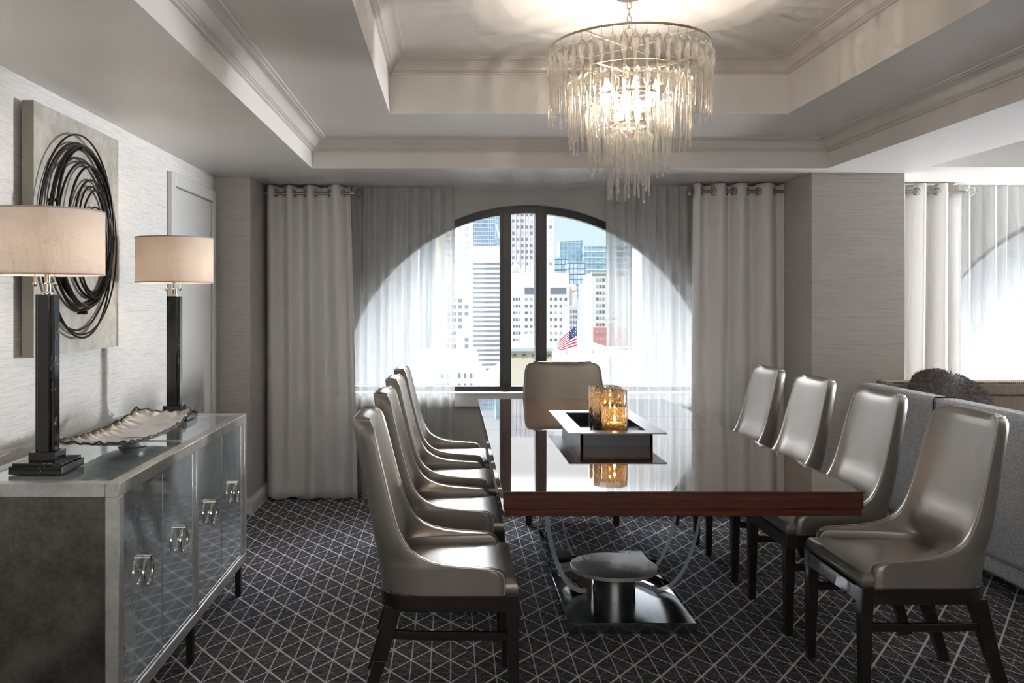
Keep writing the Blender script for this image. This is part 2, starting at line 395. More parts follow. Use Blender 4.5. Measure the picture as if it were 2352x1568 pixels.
# door in the left wall
dr = thing('door_1', '', '', (XL, 5.30, 0)); del dr['label']; del dr['category']; dr['kind'] = 'structure'
m = MB(); ya, yb, zt = 4.85, 5.765, 2.143
m.box(XL, XL+.030, ya, ya+.075, 0, zt); m.box(XL, XL+.030, yb-.075, yb, 0, zt); m.box(XL, XL+.030, ya+.075, yb-.075, zt-.075, zt)
bevel(m.build('casing', MAT['door'], dr), .006)
m = MB(); m.box(XL, XL+.014, ya+.080, yb-.080, .01, zt-.082); m.build('slab', MAT['door'], dr)

# ------------------------------------------------------------------ curtains
def interp(pts, x):
    for (a, va), (b, vb) in zip(pts, pts[1:]):
        if x <= b: return va + (vb-va)*(x-a)/(b-a)
    return pts[-1][1]
def grommet_curtain(name, label, cross, Y, flare, front_first, dense=10, ztop=2.238, zb=.012):
    """cross: x where the cloth passes the rod, half waves between them"""
    root = thing(name, label, 'curtain', ((cross[0]+cross[-1])/2, Y, 0), 0, 'eyelet curtain panels')
    amp = .052; xs = []
    sgn = 1 if front_first else -1
    cols = []
    for i in range(len(cross)-1):
        a, b = cross[i], cross[i+1]; hw = b-a
        for k in range(dense):
            s = k/dense; cols.append((a+hw*s, -sgn*math.sin(PI*s)*amp*min(1, .55+hw*4), i+s))
        sgn = -sgn
    cols.append((cross[-1], 0, len(cross)-1))
    rows = []; NZ = 40
    x_c = cross[0] if flare[0] == 0 else cross[-1]
    for j in range(NZ+1):
        q = j/NZ; z = ztop + (zb-ztop)*q; row = []
        for (x, dy, ph) in cols:
            s = (x-cross[0])/(cross[-1]-cross[0])
            fx = x + (flare[0]*(1-s) + flare[1]*s)*q**.8
            tw = math.sin(ph*1.7+q*3.1)*.010*q + math.sin(ph*5.3+q*7)*.004*q
            yy = Y + dy*(1-.28*q) + .020*math.sin(ph*2.4+1.3)*q + tw
            zz = z + (.012*math.sin(ph*3+.5) if j == NZ else 0) + (abs(dy)*-.25 if j == 0 and dy > 0 else 0)
            row.append((fx, yy, max(zz, .003)))
        rows.append(row)
    m = MB(); m.grid(rows); cl = m.build('panel', MAT['curtain'], root, smooth=True, angle=80)
    sol = cl.modifiers.new('thick', 'SOLIDIFY'); sol.thickness = .004; sol.offset = 0
    h = MB(); hr = []
    for q in (.945, .953):
        j = int(q*NZ); r0, r1 = rows[j], rows[j+1]; fr_ = q*NZ-j
        hr.append([(a[0]+(b[0]-a[0])*fr_, a[1]+(b[1]-a[1])*fr_-.0045, a[2]+(b[2]-a[2])*fr_) for a, b in zip(r0, r1)])
    h.grid(hr); h.build('hem', MAT['curtain'], root, smooth=True)
    for i in range(1, len(cross)-1):
        x = cross[i]; k = i*dense
        a, b = Vector(rows[2][k-1]), Vector(rows[2][k+1]); t = (b-a); t.z = 0; t.normalize()
        g = MB(); g.tube([Vector((x,Y,2.183)) + (t*math.cos(2*PI*u/20) + Vector((0,0,1))*math.sin(2*PI*u/20))*.024 for u in range(20)], .0055, 6, closed=True)
        g.build('grommet', MAT['nickel'], root, smooth=True)
    return root
def rod(label, x0, x1, Y, finial):
    root = thing('curtain_rod', label, 'curtain rod', ((x0+x1)/2, Y, 2.183), 0, 'curtain rods')
    m = MB(); m.tube([(x0,Y,2.183),(x1,Y,2.183)], .0115, 14); m.build('pole', MAT['nickel'], root, smooth=True)
    s = finial; x = x1 if s > 0 else x0
    m = MB(); m.tube([(x,Y,2.183),(x+s*.022,Y,2.183)], .017, 14); m.tube([(x+s*.022,Y,2.183),(x+s*.034,Y,2.183)], .009, 12); m.build('collar', MAT['chrome'], root, smooth=True)
    m = MB(); prof = [(.0,.006),(.006,.020),(.020,.034),(.034,.034),(.048,.022),(.056,.012)]
    rows = []
    for d, r in prof:
        rows.append([(x+s*(.032+d), Y+r*math.cos(2*PI*(k+.5)/8)*1.05, 2.183+r*math.sin(2*PI*(k+.5)/8)*1.05) for k in range(8)])
    m.grid(rows, closed=True); m.add(rows[-1], [tuple(range(8))]); m.add(rows[0], [tuple(range(7,-1,-1))]); m.build('finial', MAT['crystal'], root)
    m = MB(); m.box(x-s*.10-.016, x-s*.10+.016, Y-.01, Y+.01, 2.19, ZC); m.box(x-s*.10-.024, x-s*.10+.024, Y-.018, Y+.018, ZC-.010, ZC); m.build('bracket', MAT['nickel'], root)
    return root
YL, YR = 6.20, 6.10
gx = lambda px, Y: PX(px, Y)
grommet_curtain('curtain', 'off-white eyelet curtain panel beside the corner wall next to the sideboard', [gx(p,YL) for p in (613,633,656,675,702,724,757,787,803)], YL, (0,.055), True)
rod('curtain rod with crystal finial above the panel by the corner wall', gx(606,YL), gx(805,YL), YL, 1)
grommet_curtain('curtain', 'off-white eyelet curtain panel against the near face of the wallpapered column', [gx(p,YR) for p in (1592,1611,1640,1668,1686,1717,1742,1778,1801)], YR, (-.01,.012), True)
rod('curtain rod with crystal finial above the panel beside the column', gx(1606,YR), 2.33, YR, -1)
grommet_curtain('curtain', 'off-white eyelet curtain panel behind the sofa, beyond the column', [gx(p,YR) for p in (2056,2078,2106,2127,2153,2177,2208)], YR, (0,-.01), True)
rod('curtain rod with crystal finial behind the sofa, beyond the column', 2.94, gx(2208,YR)+.02, YR, 1)
def sheer(name, label, x0, x1, Y, folds, seed, hang=0):
    rnd = random.Random(seed); n = folds*10; rows = []
    ph = [0]
    for i in range(n): ph.append(ph[-1] + 2*PI/10*(.6+.8*rnd.random()))
    off = [rnd.uniform(-.35,.35) for _ in range(n+1)]
    for j in range(25):
        q = j/24; z = 2.242 + (.006-2.242)*q
        rows.append([(x0+(x1-x0)*i/n + .007*math.sin(ph[i]*.5+q*2), Y + .026*math.sin(ph[i])*(.75+.25*q) + .010*math.sin(ph[i]*.37+q*2.0) + .004*off[i], z) for i in range(n+1)])
    m = MB(); m.grid(rows); o = m.build(name, MAT['sheer'], None, smooth=True, angle=89)
    return tag(o, label, 'sheer curtain', 'sheer curtains')
sheer('sheer_curtain', 'gathered sheer curtain hanging on the sideboard side of the middle window', -1.28, gx(1046,6.32), 6.32, 17, 3)
sheer('sheer_curtain', 'gathered sheer curtain hanging on the column side of the middle window', gx(1391,6.24), 2.30, 6.24, 16, 5)
sheer('sheer_curtain', 'gathered sheer curtain behind the sofa at the second window', 2.98, 4.75, 6.24, 20, 9)

# ------------------------------------------------------------------ dining table
TX0, TX1, TY0, TY1, TZ = .176, 1.429, 3.008, 5.83, .76
tb = thing('dining_table', 'long polished mahogany dining table on curved clear acrylic legs', 'table', (.80, 4.42, 0))
seams = [TY0, 3.95, 4.46, 4.96, TY1]
for a, b in zip(seams, seams[1:]):
    m = MB(); m.box(TX0, TX1, a+.0008, b-.0008, TZ-.007, TZ); bevel(m.build('table_leaf', MAT['top'], tb), .0015, 2)
m = MB(); m.box(TX0+.003, TX1-.003, TY0+.003, TY1-.003, TZ-.062, TZ-.007); m.box(TX0+.007, TX1-.007, TY0+.007, TY1-.007, TZ-.087, TZ-.062); bevel(m.build('edge_apron', MAT['apron'], tb), .002, 2)
m = MB(); m.box(.50, 1.046, 3.71, 4.79, 0, .046); bevel(m.build('base_plate', MAT['steel'], tb), .003, 2)
m = MB(); m.lathe([(.10,.046),(.10,.166)], (.757,4.07,0), 48); m.build('drum', MAT['steel'], tb, smooth=True)
m = MB(); m.lathe([(.0,.166),(.196,.166),(.20,.168),(.20,.184),(.197,.186),(.0,.186)], (.757,4.07,0), 64); m.build('disc', MAT['disc'], tb, smooth=True)
def acrylic_leg(base, d, reach, width, zt=TZ-.088, th=.022):
    d = Vector((d[0], d[1], 0)).normalized(); p = Vector((-d.y, d.x, 0)); B = Vector((base[0], base[1], 0))
    outer = []; inner = []
    N = 26
    for i in range(N+1):
        a = PI/2*i/N
        outer.append((reach*math.sin(a)**1.0, .047 + (zt-.047)*(1-math.cos(a))**1.15))
    m = MB(); rows = []
    for i, (r, z) in enumerate(outer):
        r0, z0 = outer[max(i-1,0)]; r1, z1 = outer[min(i+1,N)]
        t = Vector((r1-r0, z1-z0)).normalized(); nx, nz = -t.y, t.x
        q = [B+p*(-width/2)+d*r+Vector((0,0,z)), B+p*(width/2)+d*r+Vector((0,0,z)),
             B+p*(width/2)+d*(r+nx*th)+Vector((0,0,z+nz*th)), B+p*(-width/2)+d*(r+nx*th)+Vector((0,0,z+nz*th))]
        if i == N:
            for v in q: v.z = zt
        rows.append(q)
    for i in range(len(rows)-1):
        for k in range(4): m.add([rows[i][k],rows[i][(k+1)%4],rows[i+1][(k+1)%4],rows[i+1][k]], [(3,2,1,0)], k % 2)
    m.add(rows[0], [(0,1,2,3)], 1); m.add(rows[-1], [(3,2,1,0)], 1)
    return m.build('leg', [MAT['acrylic'], MAT['acredge']], tb, smooth=True)
acrylic_leg((.93,4.17), (.90,.44), .30, .17); acrylic_leg((.62,4.16), (-.86,-.15), .22, .15)
acrylic_leg((.98,4.50), (.35,.94), .28, .15); acrylic_leg((.60,4.50), (-.35,.94), .28, .15)

# ------------------------------------------------------------------ chairs: local u = forward (x), v = sideways (y); front plane at u = 0
def make_chair(label, group):
    root = thing('dining_chair', label, 'chair', (0,0,0), 0, group)
    W = .2425
    prof = [(-.050,.428),(-.050,.46),(-.052,.486),(-.058,.500),(-.070,.509),(-.088,.514),(-.13,.517),(-.19,.521),(-.25,.527),(-.30,.538),(-.34,.556),(-.368,.578),(-.390,.610),(-.408,.650),(-.424,.70),(-.440,.76),(-.455,.82),(-.470,.88),(-.482,.93),(-.490,.962),(-.497,.985),(-.505,.998),(-.512,1.004)]
    wz = [(.428,W),(.52,W),(.62,.234),(.8,.222),(.93,.212),(.962,.208),(.985,.200),(.998,.186),(1.004,.165),(1.1,.16)]
    def ub(z): return -.470 - .105*((z-.428)/.576)**1.15
    def path(ue, z):
        w = interp(wz, z); u0 = ub(z)
        L = ue-u0; ru = min(.15, L*.92); rv = min(.12, .05+L*.45)
        pts = []
        ns = 9
        for i in range(ns): pts.append((ue + (u0+ru-ue)*i/ns, w))
        na = 8
        for i in range(na): a = PI/2*i/na; pts.append((u0+ru-ru*math.sin(a), w-rv+rv*math.cos(a)))
        nb = 4
        for i in range(nb+1): pts.append((u0, (w-rv)*(1-i/nb)))
        return pts + [(u,-v) for u, v in pts[-2::-1]]
    def inner_path(ue, z, n):     # padded inside face: flat shallow bowl at the top, deep U round the seat
        q = max(0, min(1, (z-.50)/.46)); q = q*q*(3-2*q); w = interp(wz, z) - .034*(1-q) - .013*q
        uc = ue - (.018*q + (1-q)*max(.02, ue+.405)); uc = min(uc, ue-.012); uc = max(uc, ub(z)+.035)
        p = 7*(1-q) + 2.6*q; out = []
        for i in range(n):
            t = PI*i/(n-1); v = w*math.copysign(abs(math.cos(t))**(.55*(1-q)+.95*q), math.cos(t))
            out.append((uc + (ue-uc)*(abs(v)/w)**p, v))
        return out
    rows = []; loops = []
    for ue, z in prof:
        o_ = path(ue, z); i_ = inner_path(ue, z, len(o_)); w = interp(wz, z); rows.append([(u, v, z) for u, v in o_])
        k = 1 - .62*max(0, min(1, (z-.50)/.30)); loops.append([(u, v, z) for u, v in o_] + [(ue+.006*k, -w+.009*k, z), (ue+.008*k, -w+.019*k, z), (ue+.005*k, -w+.028*k, z)] + [(u, v, z) for u, v in i_[::-1]] + [(ue+.005*k, w-.028*k, z), (ue+.008*k, w-.019*k, z), (ue+.006*k, w-.009*k, z)])
    n0 = len(rows[0]); last = loops[-1]
    for f, dz in ((.30,.006),(.65,.0095),(.97,.0105)):
        nl = list(last)
        for i in range(n0):
            j = n0+3+(n0-1-i); p, q = Vector(last[i]), Vector(last[j]); mid = (p+q)/2
            nl[i] = tuple(p.lerp(mid, f)+Vector((0,0,dz))); nl[j] = tuple(q.lerp(mid, f)+Vector((0,0,dz)))
        for k in (n0,n0+1,n0+2,2*n0+3,2*n0+4,2*n0+5):
            e = n0-1 if k < 2*n0 else 0; mid = (Vector(last[e])+Vector(last[n0+3+(n0-1-e)]))/2; nl[k] = tuple(Vector(last[k]).lerp(mid, f)+Vector((0,0,dz)))
        loops.append(nl)
    m = MB(); m.grid(loops, closed=True, flip=True); m.build('backrest_shell', MAT['leather'], root, smooth=True, world=False, angle=80)
    edge = [Vector(r[0]) for r in rows] + [Vector(p) for p in rows[-1][1:-1]] + [Vector(r[-1]) for r in rows[::-1]]
    inner = MB(); inner.tube([p + Vector((.001, 0, .001)) for p in edge], .0032, 6)
    inner.build('piping', MAT['piping'], root, smooth=True, world=False)
    for sgn in (1, -1):       # the seam where the arm meets the back, inside the shell
        sm = MB()
        for du in (0, .007): sm.tube([(-.345+du, sgn*(W-.0370), .47), (-.343+du, sgn*(W-.0372), .51), (-.340+du, sgn*(W-.0372), .548)], .0014, 5)
        sm.build('seam', MAT['thread'], root, world=False)
    # seat: wider in front of the arms
    T = [(-.004,-W+.004),(-.004,W-.004),(-.046,W-.004),(-.052,W-.038),(-.38,W-.038),(-.43,W-.10),(-.43,-W+.10),(-.38,-W+.038),(-.052,-W+.038),(-.046,-W+.004)]
    def dens(P, k=4):
        out = []
        for i in range(len(P)):
            a, b2 = P[i], P[(i+1)%len(P)]
            for j in range(k): out.append((a[0]+(b2[0]-a[0])*j/k, a[1]+(b2[1]-a[1])*j/k))
        return out
    O = dens(T); cu, cv = -.215, 0; rows = []
    for sc, z in ((.97,.428),(1,.433),(1,.452),(.992,.464),(.97,.473),(.92,.480),(.78,.486),(.5,.490),(.2,.491)):
        rows.append([(cu+(u-cu)*sc, cv+(v-cv)*sc, z) for u, v in O])
    m = MB(); m.grid(rows, closed=True); m.add(rows[-1], [tuple(range(len(O)))]); m.add(rows[0], [tuple(range(len(O)-1,-1,-1))])
    m.build('seat', MAT['leather'], root, smooth=True, world=False, angle=60)
    # wooden seat frame with a round back
    R = [(0,-W),(0,W)] + [(-.34,W)]
    for i in range(1, 9): a = PI/2*i/8; R.append((-.34-.135*math.sin(a), W-.12+.12*math.cos(a)))
    R += [(u,-v) for u, v in R[:1:-1]]
    m = MB(); m.prism(R, .372, .4275); bevel(m.build('seat_frame', MAT['legwood'], root, world=False), .003, 2)
    for sgn in (1, -1):
        m = MB(); m.bar((-.017, sgn*(W-.018), 0), (-.022, sgn*(W-.021), .432), (.030,.030), (.046,.046)); bevel(m.build('leg', MAT['legwood'], root, world=False), .003, 2)
    for sgn in (1, -1):
        m = MB(); pts = [((-.535, sgn*.200, 0), (.034,.036)), ((-.470, sgn*.196, .20), (.044,.042)), ((-.425, sgn*.190, .380), (.058,.046))]
        for (a, wa), (b2, wb) in zip(pts, pts[1:]): m.bar(a, b2, wa, wb)
        bevel(m.build('leg', MAT['legwood'], root, world=False), .003, 2)
    for sgn in (1, -1):
        m = MB(); P = [(-.03,W-.024),(-.20,W-.024),(-.33,W-.025),(-.40,W-.032),(-.445,W-.048)]
        m.prism([(u, sgn*(v+.009)) for u, v in P] + [(u, sgn*(v-.009)) for u, v in P[::-1]], .272, .300)
        bevel(m.build('stretcher', MAT['legwood'], root, world=False), .002, 1)
    return root
G = 'dining chairs round the table'
chair = make_chair('metallic taupe dining chair nearest the camera on the sideboard side of the table', G)
chair.location = (.228, 2.924+.2425, 0)
left = [(3.73,'second metallic taupe dining chair along the sideboard side of the table'),(4.42,'third metallic taupe dining chair along the sideboard side of the table'),(5.09,'farthest metallic taupe dining chair on the sideboard side, nearest the window')]
for y, lb in left:
    o = copy_tree(chair); o.location = (.228, y+.2425, 0); o['label'] = lb
right = [(3.0,'whole metallic taupe dining chair nearest the camera on the sofa side of the table'),(3.68,'second metallic taupe dining chair along the sofa side, half hidden by the first'),(4.38,'third metallic taupe dining chair along the sofa side of the table'),(5.06,'farthest metallic taupe dining chair on the sofa side, in front of the curtain')]
for i, (y, lb) in enumerate(right):
    o = copy_tree(chair); o.location = (1.412, y+.2425, 0); o.rotation_euler = (0,0,PI); o['label'] = lb
o = copy_tree(chair); o.location = (.765, 5.50, 0); o.rotation_euler = (0,0,-PI/2); o.scale = (1,1.235,.985); o['label'] = 'wide taupe dining chair at the far head of the table, back to the window'

# ------------------------------------------------------------------ centrepiece
tr = thing('centrepiece_tray', 'pewter tray with wide flat rim and dark box base in the middle of the table', 'tray', (.745, 4.28, TZ))
m = MB(); X0,X1,Y0,Y1 = .524,.962,3.88,4.68; a0,a1,b0,b1 = .600,.886,3.965,4.60
for z0, z1 in ((.8245, .829),):
    m.box(X0,X1,Y0,b0,z0,z1); m.box(X0,X1,b1,Y1,z0,z1); m.box(X0,a0,b0,b1,z0,z1); m.box(a1,X1,b0,b1,z0,z1)
m.build('rim', MAT['tray'], tr)
m = MB(); q0,q1,r0,r1 = .586,.913,3.95,4.61
m.box(q0,q1,r0,r0+.012,TZ,.8245); m.box(q0,q1,r1-.012,r1,TZ,.8245); m.box(q0,q0+.012,r0,r1,TZ,.8245); m.box(q1-.012,q1,r0,r1,TZ,.8245)
m.build('box_base', MAT['traydark'], tr)
m = MB(); m.box(q0+.012,q1-.012,r0+.012,r1-.012,TZ+.004,TZ+.010); m.build('lining', MAT['navy'], tr)
candles = []
def hurricane(label, x, y, r, h, ch):
    z0 = TZ+.010
    root = thing('candle_holder', label, 'candle holder', (x,y,z0), 0, 'smoked glass candle holders in the tray')
    m = MB(); m.lathe([(.0,.004),(r-.010,.004),(r-.003,.010),(r,.02),(r,h),(r-.002,h+.003),(r-.005,h),(r-.005,.022),(r-.012,.014),(0,.014)], (x,y,z0), 40); m.build('glass_cylinder', MAT['hurricane'], root, smooth=True)
    cr = r*.58
    cd = thing('pillar_candle', label.replace('holder', 'candle') , 'candle', (x,y,z0+.014), 0, 'lit pillar candles')
    cd['label'] = {'.':''}.get('.', '') or candle_labels.pop(0)
    m = MB(); m.lathe([(0,0),(cr,0),(cr,ch-.004),(cr-.004,ch),(cr*.3,ch-.006),(0,ch-.008)], (x,y,z0+.014), 28); m.build('wax', MAT['wax'], cd, smooth=True)
    m = MB(); m.tube([(x,y,z0+.014+ch-.008),(x+.001,y,z0+.014+ch+.008)], .0012, 5); m.build('wick', MAT['black'], cd)
    m = MB(); m.lathe([(0,0),(.0045,.006),(.0055,.012),(.003,.022),(0,.032)], (x,y,z0+.014+ch+.003), 10); m.build('flame', MAT['flame'], cd, smooth=True)
    candles.append((x,y,z0+.014+ch+.055))
candle_labels = ['lit pillar candle inside the tall smoked glass farthest back in the tray', 'lit pillar candle inside the tall smoked glass in the middle of the tray', 'lit pillar candle inside the short smoked glass at the front of the tray']
hurricane('tall seeded smoked glass candle holder farthest back in the tray', .773, 4.385, .082, .216, .11)
hurricane('tall seeded smoked glass candle holder between the other two in the tray', .765, 4.205, .082, .216, .11)
hurricane('short seeded smoked glass candle holder at the front of the tray', .759, 4.055, .060, .160, .07)

# ------------------------------------------------------------------ sideboard
CX0,CX1,CY0,CY1,CZ0,CZ1 = -1.49,-.993,2.60,4.22,.163,.874
sb = thing('mirrored_sideboard', 'silver leaf sideboard with four antique mirror doors and ring pulls', 'sideboard', (-1.24, 3.41, 0))
B = .042
m = MB()
for x in (CX0, CX1-B):
    for z in (CZ0, CZ1-B): m.box(x,x+B,CY0,CY1,z,z+B)
    for y in (CY0, CY1-B): m.box(x,x+B,y,y+B,CZ0+B,CZ1-B)
for y in (CY0, CY1-B):
    for z in (CZ0, CZ1-B): m.box(CX0+B,CX1-B,y,y+B,z,z+B)
m.box(CX1-B,CX1-.002,3.41-.017,3.41+.017,CZ0+B,CZ1-B)
m.box(CX0+B,CX1-B,3.41-.006,3.41+.006,CZ1-.012,CZ1-.0005)
bevel(m.build('frame', MAT['sleaf'], sb), .002, 1)
m = MB()     # thin side panel set back inside the frame
m.box(CX0+.02,CX1-.02,CY0+.012,CY0+.016,CZ0+.02,CZ1-.02); m.build('side_panel', MAT['sleaf2'], sb)
m = MB(); m.box(CX0+.02,CX1-.02,CY1-.016,CY1-.012,CZ0+.02,CZ1-.02); m.build('side_panel', MAT['sleaf2'], sb)
m = MB(); m.box(CX0+.006,CX0+.012,CY0+.03,CY1-.03,CZ0+.03,CZ1-.03); m.build('back_panel', MAT['sleaf2'], sb)
m = MB(); m.box(CX0+.02,CX1-.02,CY0+.02,CY1-.02,CZ0+.008,CZ0+.014); m.build('bottom_panel', MAT['black'], sb)
for a, b in ((CY0+B,3.41-.006),(3.41+.006,CY1-B)):
    m = MB(); m.box(CX0+B,CX1-B,a,b,CZ1-.012,CZ1-.003); m.build('top_panel', MAT['mirror'], sb)
for a, b in ((CY0+B,3.018),(3.021,3.393),(3.427,3.799),(3.802,CY1-B)):
    m = MB(); m.box(CX1-.026,CX1-.010,a+.0025,b-.0025,CZ0+B+.003,CZ1-B-.003); d = bevel(m.build('door', MAT['mirror'], sb), .002, 1)
    yc, zc, xf = (a+b)/2, .540, CX1-.010
    m = MB(); m.tube([(xf,yc,zc+.045),(xf+.026,yc,zc+.045)], .0085, 12)
    R = .043
    rows = []
    for k in range(40):
        an = 2*PI*k/40; cs, sn = math.cos(an), math.sin(an)
        rows.append([(xf+.016+.0058*math.cos(g), yc+(R+.0042*math.sin(g))*cs, zc+(R+.0042*math.sin(g))*sn) for g in [2*PI*h/8 for h in range(8)]])
    m.grid(rows+[rows[0]], closed=True)
    m.build('ring_pull', MAT['chrome'], d, smooth=True)
for y in (CY0+.05, 3.41, CY1-.04):
    for x in (CX0+.03, CX1-.03):
        m = MB(); m.bar((x,y,0),(x,y,CZ0), (.024,.024), (.028,.028)); m.build('leg', MAT['black'], sb)

# ------------------------------------------------------------------ lamps
def make_lamp(label, x, y):
    z0 = CZ1; root = thing('table_lamp', label, 'lamp', (x,y,z0), 0, 'black marble table lamps')
    m = MB(); m.box(x-.083,x+.083,y-.085,y+.085,z0,z0+.025); m.box(x-.076,x+.076,y-.078,y+.078,z0+.025,z0+.034)
    m.box(x-.042,x+.042,y-.042,y+.042,z0+.034,z0+.062); bevel(m.build('base', MAT['marble'], root), .0015, 1)
    a, b = .031, .019
    pts = [(a,b),(b,b),(b,a),(-b,a),(-b,b),(-a,b),(-a,-b),(-b,-b),(-b,-a),(b,-a),(b,-b),(a,-b)]
    m = MB(); m.prism([(x+u,y+v) for u,v in pts], z0+.062, z0+.566); bevel(m.build('column', MAT['marble'], root), .0015, 1)
    m = MB(); m.lathe([(.0,.566),(.019,.566),(.019,.571),(.013,.574),(.012,.600),(.009,.603),(.009,.70),(0,.70)], (x,y,z0), 20)
    for sx in (-1, 1): m.tube([(x,y,z0+.66),(x+sx*.04,y,z0+.665)], .010, 10); 
    m.build('neck', MAT['nickel'], root, smooth=True)
    for sx in (-1, 1):
        m = MB(); m.tube([(x+sx*.032,y-.02,z0+.655),(x+sx*.032,y-.02,z0+.604)], .0012, 5); m.lathe([(0,-.008),(.005,-.006),(.0075,0),(.005,.006),(0,.008)], (x+sx*.032,y-.02,z0+.598), 12)
        m.build('pull_chain', MAT['nickel'], root, smooth=True)
    R = .174; zb, zt = z0+.627, z0+.836
    m = MB(); m.lathe([(R,zb-z0),(R,zt-z0),(R-.003,zt-z0),(R-.003,zb-z0),(R,zb-z0)], (x,y,z0), 64); s = m.build('shade', MAT['shade'], root, smooth=True)
    for zz in (zb, zt-.005):
        m = MB(); m.lathe([(R+.0012,zz-z0),(R+.0012,zz+.005-z0),(R+.0004,zz+.005-z0),(R+.0004,zz-z0),(R+.0012,zz-z0)], (x,y,z0), 64); m.build('shade_trim', MAT['shadetrim'], s, smooth=True)
    m = MB()
    for k in range(3): m.tube([(x,y,zt-.01),(x+(R-.003)*math.cos(2.1*k),y+(R-.003)*math.sin(2.1*k),zt-.01)], .0016, 5)
    m.tube([(x,y,z0+.70),(x,y,zt-.01)], .003, 6)
    m.build('spider', MAT['nickel'], root)
    for sx in (-1, 1):
        m = MB(); m.lathe([(0,-.03),(.012,-.02),(.022,.005),(.024,.02),(.016,.038),(0,.045)], (x+sx*.065,y,z0+.70), 14); m.build('bulb', MAT['bulb'], root, smooth=True)
    return (x,y,z0+.70)
lampA = make_lamp('black marble table lamp on the near end of the sideboard, before the wall sculpture', -1.306, 2.815)
lampB = make_lamp('black marble table lamp on the far end of the sideboard, beside the door', -1.285, 4.04)

# ------------------------------------------------------------------ shell dish
dish = thing('ruffled_dish', 'long pitted silver dish with ragged ruffled edge on the sideboard', 'dish', (-1.2, 3.3, CZ1))
rows_t = []; NU, NV = 80, 22
def dish_z(s, t):         # s along 0..1, t across -1..1
    e = abs(2*s-1)
    z = .022 + .040*e**2.2 + .032*abs(t)**2.4*(1-.75*e*e)
    if s > .5: z += .020*((s-.5)*2)**2
    return z
for i in range(NU+1):
    s = i/NU; row = []
    for j in range(NV+1):
        t = -1 + 2*j/NV
        w = .128*(1 - .10*(2*s-1)**2); ruf = abs(t)**5
        x = -1.212 + w*t + (.006*math.sin(s*88) + .004*math.sin(s*41+2))*ruf*(1 if t < 0 else .6)
        endr = abs(2*s-1)**12
        y = 2.965 + .70*s + endr*(.012*math.sin(t*9+1) + .006*math.sin(t*23)) - .02*t*t*(1 if s < .5 else -1)*abs(2*s-1)
        z = CZ1 + dish_z(s, t) + ruf*(.007*math.sin(s*88+1.2) if t < 0 else .003*math.sin(s*120)) + .0015*math.sin(s*60+t*4)*abs(t) + endr*.004*math.sin(t*17)
        row.append((x, y, z))
    rows_t.append(row)
m = MB(); m.grid(rows_t); b = m.build('basin', MAT['bowl'], dish, smooth=True, angle=80)
sl = b.modifiers.new('thick', 'SOLIDIFY'); sl.thickness = .006; sl.offset = -1
edge = [r[0] for r in rows_t] + rows_t[-1][1:] + [r[-1] for r in rows_t[::-1]][1:] + rows_t[0][-2:0:-1]
m = MB(); m.tube([Vector(p)+Vector((0,0,-.002)) for p in edge], .0034, 5, closed=True); m.build('rim', MAT['bowledge'], dish, smooth=True)
m = MB(); m.lathe([(.052,0),(.046,.010),(.040,.024)], (-1.205,3.29,CZ1), 28); m.lathe([(0,0),(.052,0)], (-1.205,3.29,CZ1), 28); m.build('foot', MAT['bowl'], dish, smooth=True)

# ------------------------------------------------------------------ wall sculpture
art = thing('wall_sculpture', 'square silver canvas with coiled dark iron loops on the wallpapered wall', 'wall art', (XL, 3.57, 1.68))
m = MB(); m.box(XL+.022, XL+.064, 3.17, 3.975, 1.212, 2.15); cn = m.build('canvas', [MAT['canvas_edge'], MAT['canvas']], art)
for p in cn.data.polygons:
    if p.normal.x > .5: p.material_index = 1
m = MB(); m.box(XL, XL+.022, 3.25, 3.90, 1.30, 2.06); m.build('backing_frame', MAT['canvas_edge'], art)
rnd = random.Random(11)
loops = [(3.515,1.692,.352,.392,.02,.0050),(3.528,1.668,.342,.385,.05,.0046),(3.522,1.632,.318,.362,-.06,.0058),
         (3.550,1.712,.296,.334,.05,.0080),(3.556,1.722,.284,.318,.10,.0074),(3.562,1.716,.262,.322,-.03,.0082),(3.570,1.690,.272,.292,.0,.0060),
         (3.618,1.705,.205,.268,.06,.0062),(3.640,1.676,.182,.246,-.04,.0058),(3.650,1.664,.168,.232,.1,.0052),(3.662,1.668,.148,.214,.02,.0050),(3.668,1.672,.092,.140,.0,.0050)]
for i, (cy, cz, ry, rz, tl, r) in enumerate(loops):
    pts = []
    for k in range(72):
        a = 2*PI*k/72; u, v = ry*math.cos(a), rz*math.sin(a)
        y = cy + u*math.cos(tl) - v*math.sin(tl); z = cz + u*math.sin(tl) + v*math.cos(tl)
        x = XL + .084 + .009*math.sin(a + i*1.9) + .003*(i % 3)
        pts.append((x, y, z))
    m = MB(); m.tube(pts, r*.8, 8, closed=True); m.build('iron_loop', MAT['iron'], art, smooth=True)
m = MB()
for (y, z) in ((3.29,1.80),(3.82,1.62),(3.55,1.37),(3.50,2.03)): m.tube([(XL+.062,y,z),(XL+.100,y,z)], .007, 8)
m.build('standoff', MAT['iron'], art)

